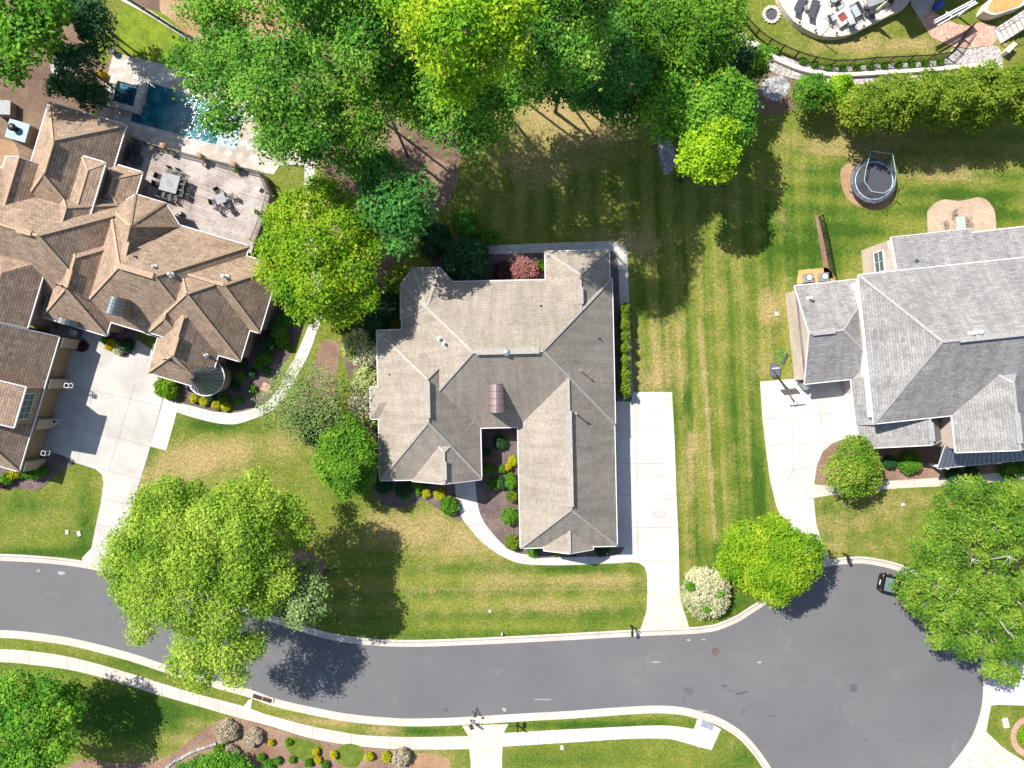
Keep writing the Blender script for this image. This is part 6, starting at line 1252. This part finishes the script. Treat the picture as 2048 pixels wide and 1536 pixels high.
# folding stand lying at the road edge
r_ = empty('folding_stand', P(950, 1428, -.09), 0, 'thin black A-shaped folding stand at the road edge beside the person', 'stand')
def sp_(x, y, z): return P(900+x/12.8, 1410+y/12.8, z)
for a, b in (((675, 70), (640, 230)), ((675, 70), (755, 240)), ((550, 150), (640, 235)), ((755, 240), (850, 335)), ((640, 210), (755, 240)), ((640, 230), (615, 285))):
    mb = MB(); mb.bar(sp_(*a, .05), sp_(*b, .05), .035); wpart(mb, 'bar', black, r_)
for x, y in ((628, 292), (835, 335)): mb = MB(); mb.box(sp_(x, y, .04), (.2, .12, .06), rz=.5); wpart(mb, 'foot', black, r_)
# car
c = P(1785, 1170); r_ = empty('parked_car', P(1797, 1170, 0)-Z*.1, math.radians(-12), 'black car parked under the magnolia with its tail showing', 'car')
def loft(secs, mat, name, par):
    mb = MB(); n = len(secs[0]); vs = [v for s in secs for v in s]; fs = [(i*n+j, i*n+(j+1) % n, (i+1)*n+(j+1) % n, (i+1)*n+j) for i in range(len(secs)-1) for j in range(n)]+[tuple(range(n))[::-1], tuple((len(secs)-1)*n+j for j in range(n))]
    mb.mesh(vs, fs); o = mb.build(name, mat, par, True); m_ = o.modifiers.new('b', 'BEVEL'); m_.width = .06; m_.segments = 3; m_.limit_method = 'ANGLE'; m_.angle_limit = .6; return o
def sec(x, w_, z0, z1): return [(x, -w_, z0), (x, w_, z0), (x, w_, z1), (x, -w_, z1)]
body = loft([sec(-2.2, .78, .35, .8), sec(-2.1, .88, .25, .95), sec(-1.2, .92, .22, 1.0), sec(.9, .92, .22, .98), sec(1.9, .88, .25, .85), sec(2.25, .72, .35, .65)], car_paint, 'body', r_)
loft([sec(-1.85, .68, .95, 1.0), sec(-1.3, .66, .95, 1.42), sec(.1, .66, .95, 1.45), sec(.95, .7, .95, 1.0)], glass, 'cabin_glass', r_)
mb = MB(); mb.box((-.6, 0, 1.45), (1.3, 1.2, .05)); mb.build('roof', car_paint, r_)
for sy in (-.7, .7): mb = MB(); mb.box((-2.1, sy, .86), (.14, .22, .12)); mb.build('tail_light', red_l, r_)
mb = MB(); mb.box((-2.2, 0, .7), (.04, .5, .14)); mb.build('number_plate', white, r_); mb = MB(); mb.box((-2.18, 0, .45), (.16, 1.5, .2)); mb.build('bumper', car_paint, r_)
for sx in (-1.4, 1.4):
    for sy in (-.86, .86):
        mb = MB(); mb.tube([(sx, sy-.1, .33), (sx, sy+.1, .33)], .33, 20); w1 = mb.build('tyre', black, r_); mb = MB(); mb.tube([(sx, sy-.11, .33), (sx, sy+.11, .33)], .2, 16); mb.build('rim', galv, r_)
# person
def skinmesh(name, verts, edges, rad, mat, par, sub=2, root=0):
    me = bpy.data.meshes.new(name); me.from_pydata(verts, edges, []); me.materials.append(mat); o = bpy.data.objects.new(name, me); COL.objects.link(o); o.parent = par
    o.modifiers.new('s', 'SKIN'); me.skin_vertices  # noqa
    for i, r in enumerate(rad): d = me.skin_vertices[0].data[i]; d.radius = (r, r) if not isinstance(r, tuple) else r; d.use_root = (i == root)
    m_ = o.modifiers.new('u', 'SUBSURF'); m_.levels = sub; m_.render_levels = sub; me.update(); return o
pr_ = empty('person', P(944, 1442, .03), math.radians(150), 'person in a navy top and pale trousers standing at the driveway crossing', 'person')
V_ = [(0,0,.92),(0,0,1.08),(0,.01,1.28),(0,.0,1.42),(0,-.01,1.50),(0,-.04,1.60),(0,-.05,1.68),
      (-.19,0,1.40),(-.26,-.05,1.14),(-.16,-.28,1.08),(.19,0,1.40),(.26,-.05,1.14),(.16,-.28,1.08),
      (-.1,0,.86),(-.12,-.03,.48),(-.13,.02,.08),(-.13,-.14,.04),(.1,0,.86),(.12,.05,.48),(.13,.12,.08),(.13,-.03,.04)]
E_ = [(0,1),(1,2),(2,3),(3,4),(4,5),(5,6),(3,7),(7,8),(8,9),(3,10),(10,11),(11,12),(0,13),(13,14),(14,15),(15,16),(0,17),(17,18),(18,19),(19,20)]
Rr = [(.15,.11),(.14,.1),(.17,.11),(.1,.08),(.055,.055),(.085,.1),(.07,.08),.06,.045,.032,.06,.045,.032,.085,.06,.042,.038,.085,.06,.042,.038]
skinmesh('body', V_, E_, Rr, skin, pr_)
skinmesh('shirt', [(0,0,.9),(0,0,1.1),(0,.01,1.3),(0,0,1.43),(-.2,0,1.41),(-.27,-.05,1.2),(.2,0,1.41),(.27,-.05,1.2)], [(0,1),(1,2),(2,3),(3,4),(4,5),(3,6),(6,7)], [(.175,.13),(.165,.12),(.19,.13),(.1,.085),.075,.062,.075,.062], cloth_navy, pr_, 2)
skinmesh('trousers', [(0,0,.93),(-.1,0,.84),(-.12,-.03,.48),(-.13,.02,.12),(.1,0,.84),(.12,.05,.48),(.13,.12,.12)], [(0,1),(1,2),(2,3),(0,4),(4,5),(5,6)], [(.17,.12),.1,.073,.056,.1,.073,.056], simple('pale_denim', (.5,.5,.5), .8), pr_, 2)
mb = MB(); mb.lathe((0, -.03, 1.63), [(.105, -.04), (.112, .02), (.1, .09), (.06, .135), (0, .15)], 16); mb.build('hair', hairm, pr_, True)
mb = MB(); mb.mesh([(-.015, -.145, 1.60), (.015, -.145, 1.60), (0, -.165, 1.585), (0, -.14, 1.64)], [(0, 1, 2), (0, 2, 3), (1, 3, 2)]); mb.build('nose', skin, pr_)
for sx in (-.035, .035): mb = MB(); mb.lathe((sx, -.14, 1.64), [(0, -.01), (.01, 0), (0, .01)], 8); mb.build('eye', black, pr_)
for s in (-1, 1):
    hv = [(s*.16, -.28, 1.08), (s*.155, -.33, 1.075), (s*.15, -.365, 1.07)]; he = [(0, 1), (1, 2)]; hr = [.03, (.04, .018), (.038, .016)]
    for k, (fx, ln) in enumerate(((-.033, .07), (-.011, .08), (.011, .075), (.033, .06))):
        b0 = len(hv); hv += [(s*.15+fx, -.385, 1.07), (s*.15+fx, -.385-ln*.5, 1.06), (s*.15+fx*.95, -.385-ln*.85, 1.03)]; he += [(2, b0), (b0, b0+1), (b0+1, b0+2)]; hr += [.0095, .0085, .0075]
    b0 = len(hv); hv += [(s*.12, -.335, 1.07), (s*.105, -.37, 1.065)]; he += [(1, b0), (b0, b0+1)]; hr += [.011, .009]
    skinmesh('hand', hv, he, hr, skin, pr_, 1)
for s, y in ((-1, -.09), (1, .02)): mb = MB(); mb.box((s*.13, y, .045), (.1, .27, .09)); o = mb.build('shoe', black, pr_); m_ = o.modifiers.new('b', 'BEVEL'); m_.width = .03; m_.segments = 2

# stains and tar marks on the street and drives
tar = simple('tar', (.085,.085,.09), .7, var=.3); oil = mottled('oily_asphalt', (.10,.10,.105), (.12,.12,.125), (.14,.14,.145), .8, 5, .7, .1, .2)
dirty = mottled('stained_concrete', (.42,.40,.375), (.47,.45,.425), (.53,.51,.48), .7, 5, .85, .1, .25); scuff = simple('pale_scuff', (.3,.295,.28), .8, var=.2)
def spot(cx, cy, rx, ry, z, mat, label, n=14, rough=.25):
    sheet('stain', [(cx+rx*(1+random.uniform(-rough, rough))*math.cos(6.283*i/n), cy+ry*(1+random.uniform(-rough, rough))*math.sin(6.283*i/n)) for i in range(n)], z, mat, True, .003, label=label, k=2)
spot(1377, 1382, 10, 9, -.096, oil, 'dark oil stain on the street near the corner ramp'); spot(1369, 1399, 2.5, 11, -.095, oil, 'tail of the oil stain')
for x, y, rx, ry in ((1450, 1373, 6, 2.2), (1462, 1383, 5, 1.5), (1480, 1388, 9, 2.5), (1492, 1385, 5, 3), (1488, 1425, 2, 6), (1397, 1299, 1.5, 1.5), (893, 1421, 6, 3), (930, 1377, 2.5, 2), (1545, 1433, 7, 1.5), (1640, 1462, 1.5, 1.5), (1731, 1479, 3, 1.5), (1797, 1480, 2, 2), (1124, 1399, 1.5, 2)):
    spot(x, y, rx, ry, -.096, tar, 'small tar mark on the street', 9, .5)
for x, y, rx, ry in ((1313, 1325, 9, 1.5), (1084, 1400, 25, 1.2), (120, 1147, 9, 3), (75, 1142, 4, 2), (1008, 1420, 4, 4), (1520, 1325, 6, 2), (1377, 1281, 5, 1.5), (1393, 1423, 22, 1.2), (1408, 1280, 4, 1.5)):
    spot(x, y, rx, ry, -.096, scuff, 'pale scuff on the street', 9, .5)
spot(1330, 998, 16, 3.5, .0345, dirty, 'grey tyre smudge on the wide driveway'); spot(1318, 1028, 15, 10, .0345, dirty, 'round grey smudge on the wide driveway', 16, .2); spot(1322, 950, 8, 5, .0345, dirty, 'faint smudge on the wide driveway')
spot(118, 870, 22, 14, .0345, dirty, 'dirty patch by the middle garage door of the brown house', 14, .35); spot(150, 800, 16, 10, .0345, dirty, 'dirty patch in the shaded court', 14, .35)
print('leaves', NLEAF[0])
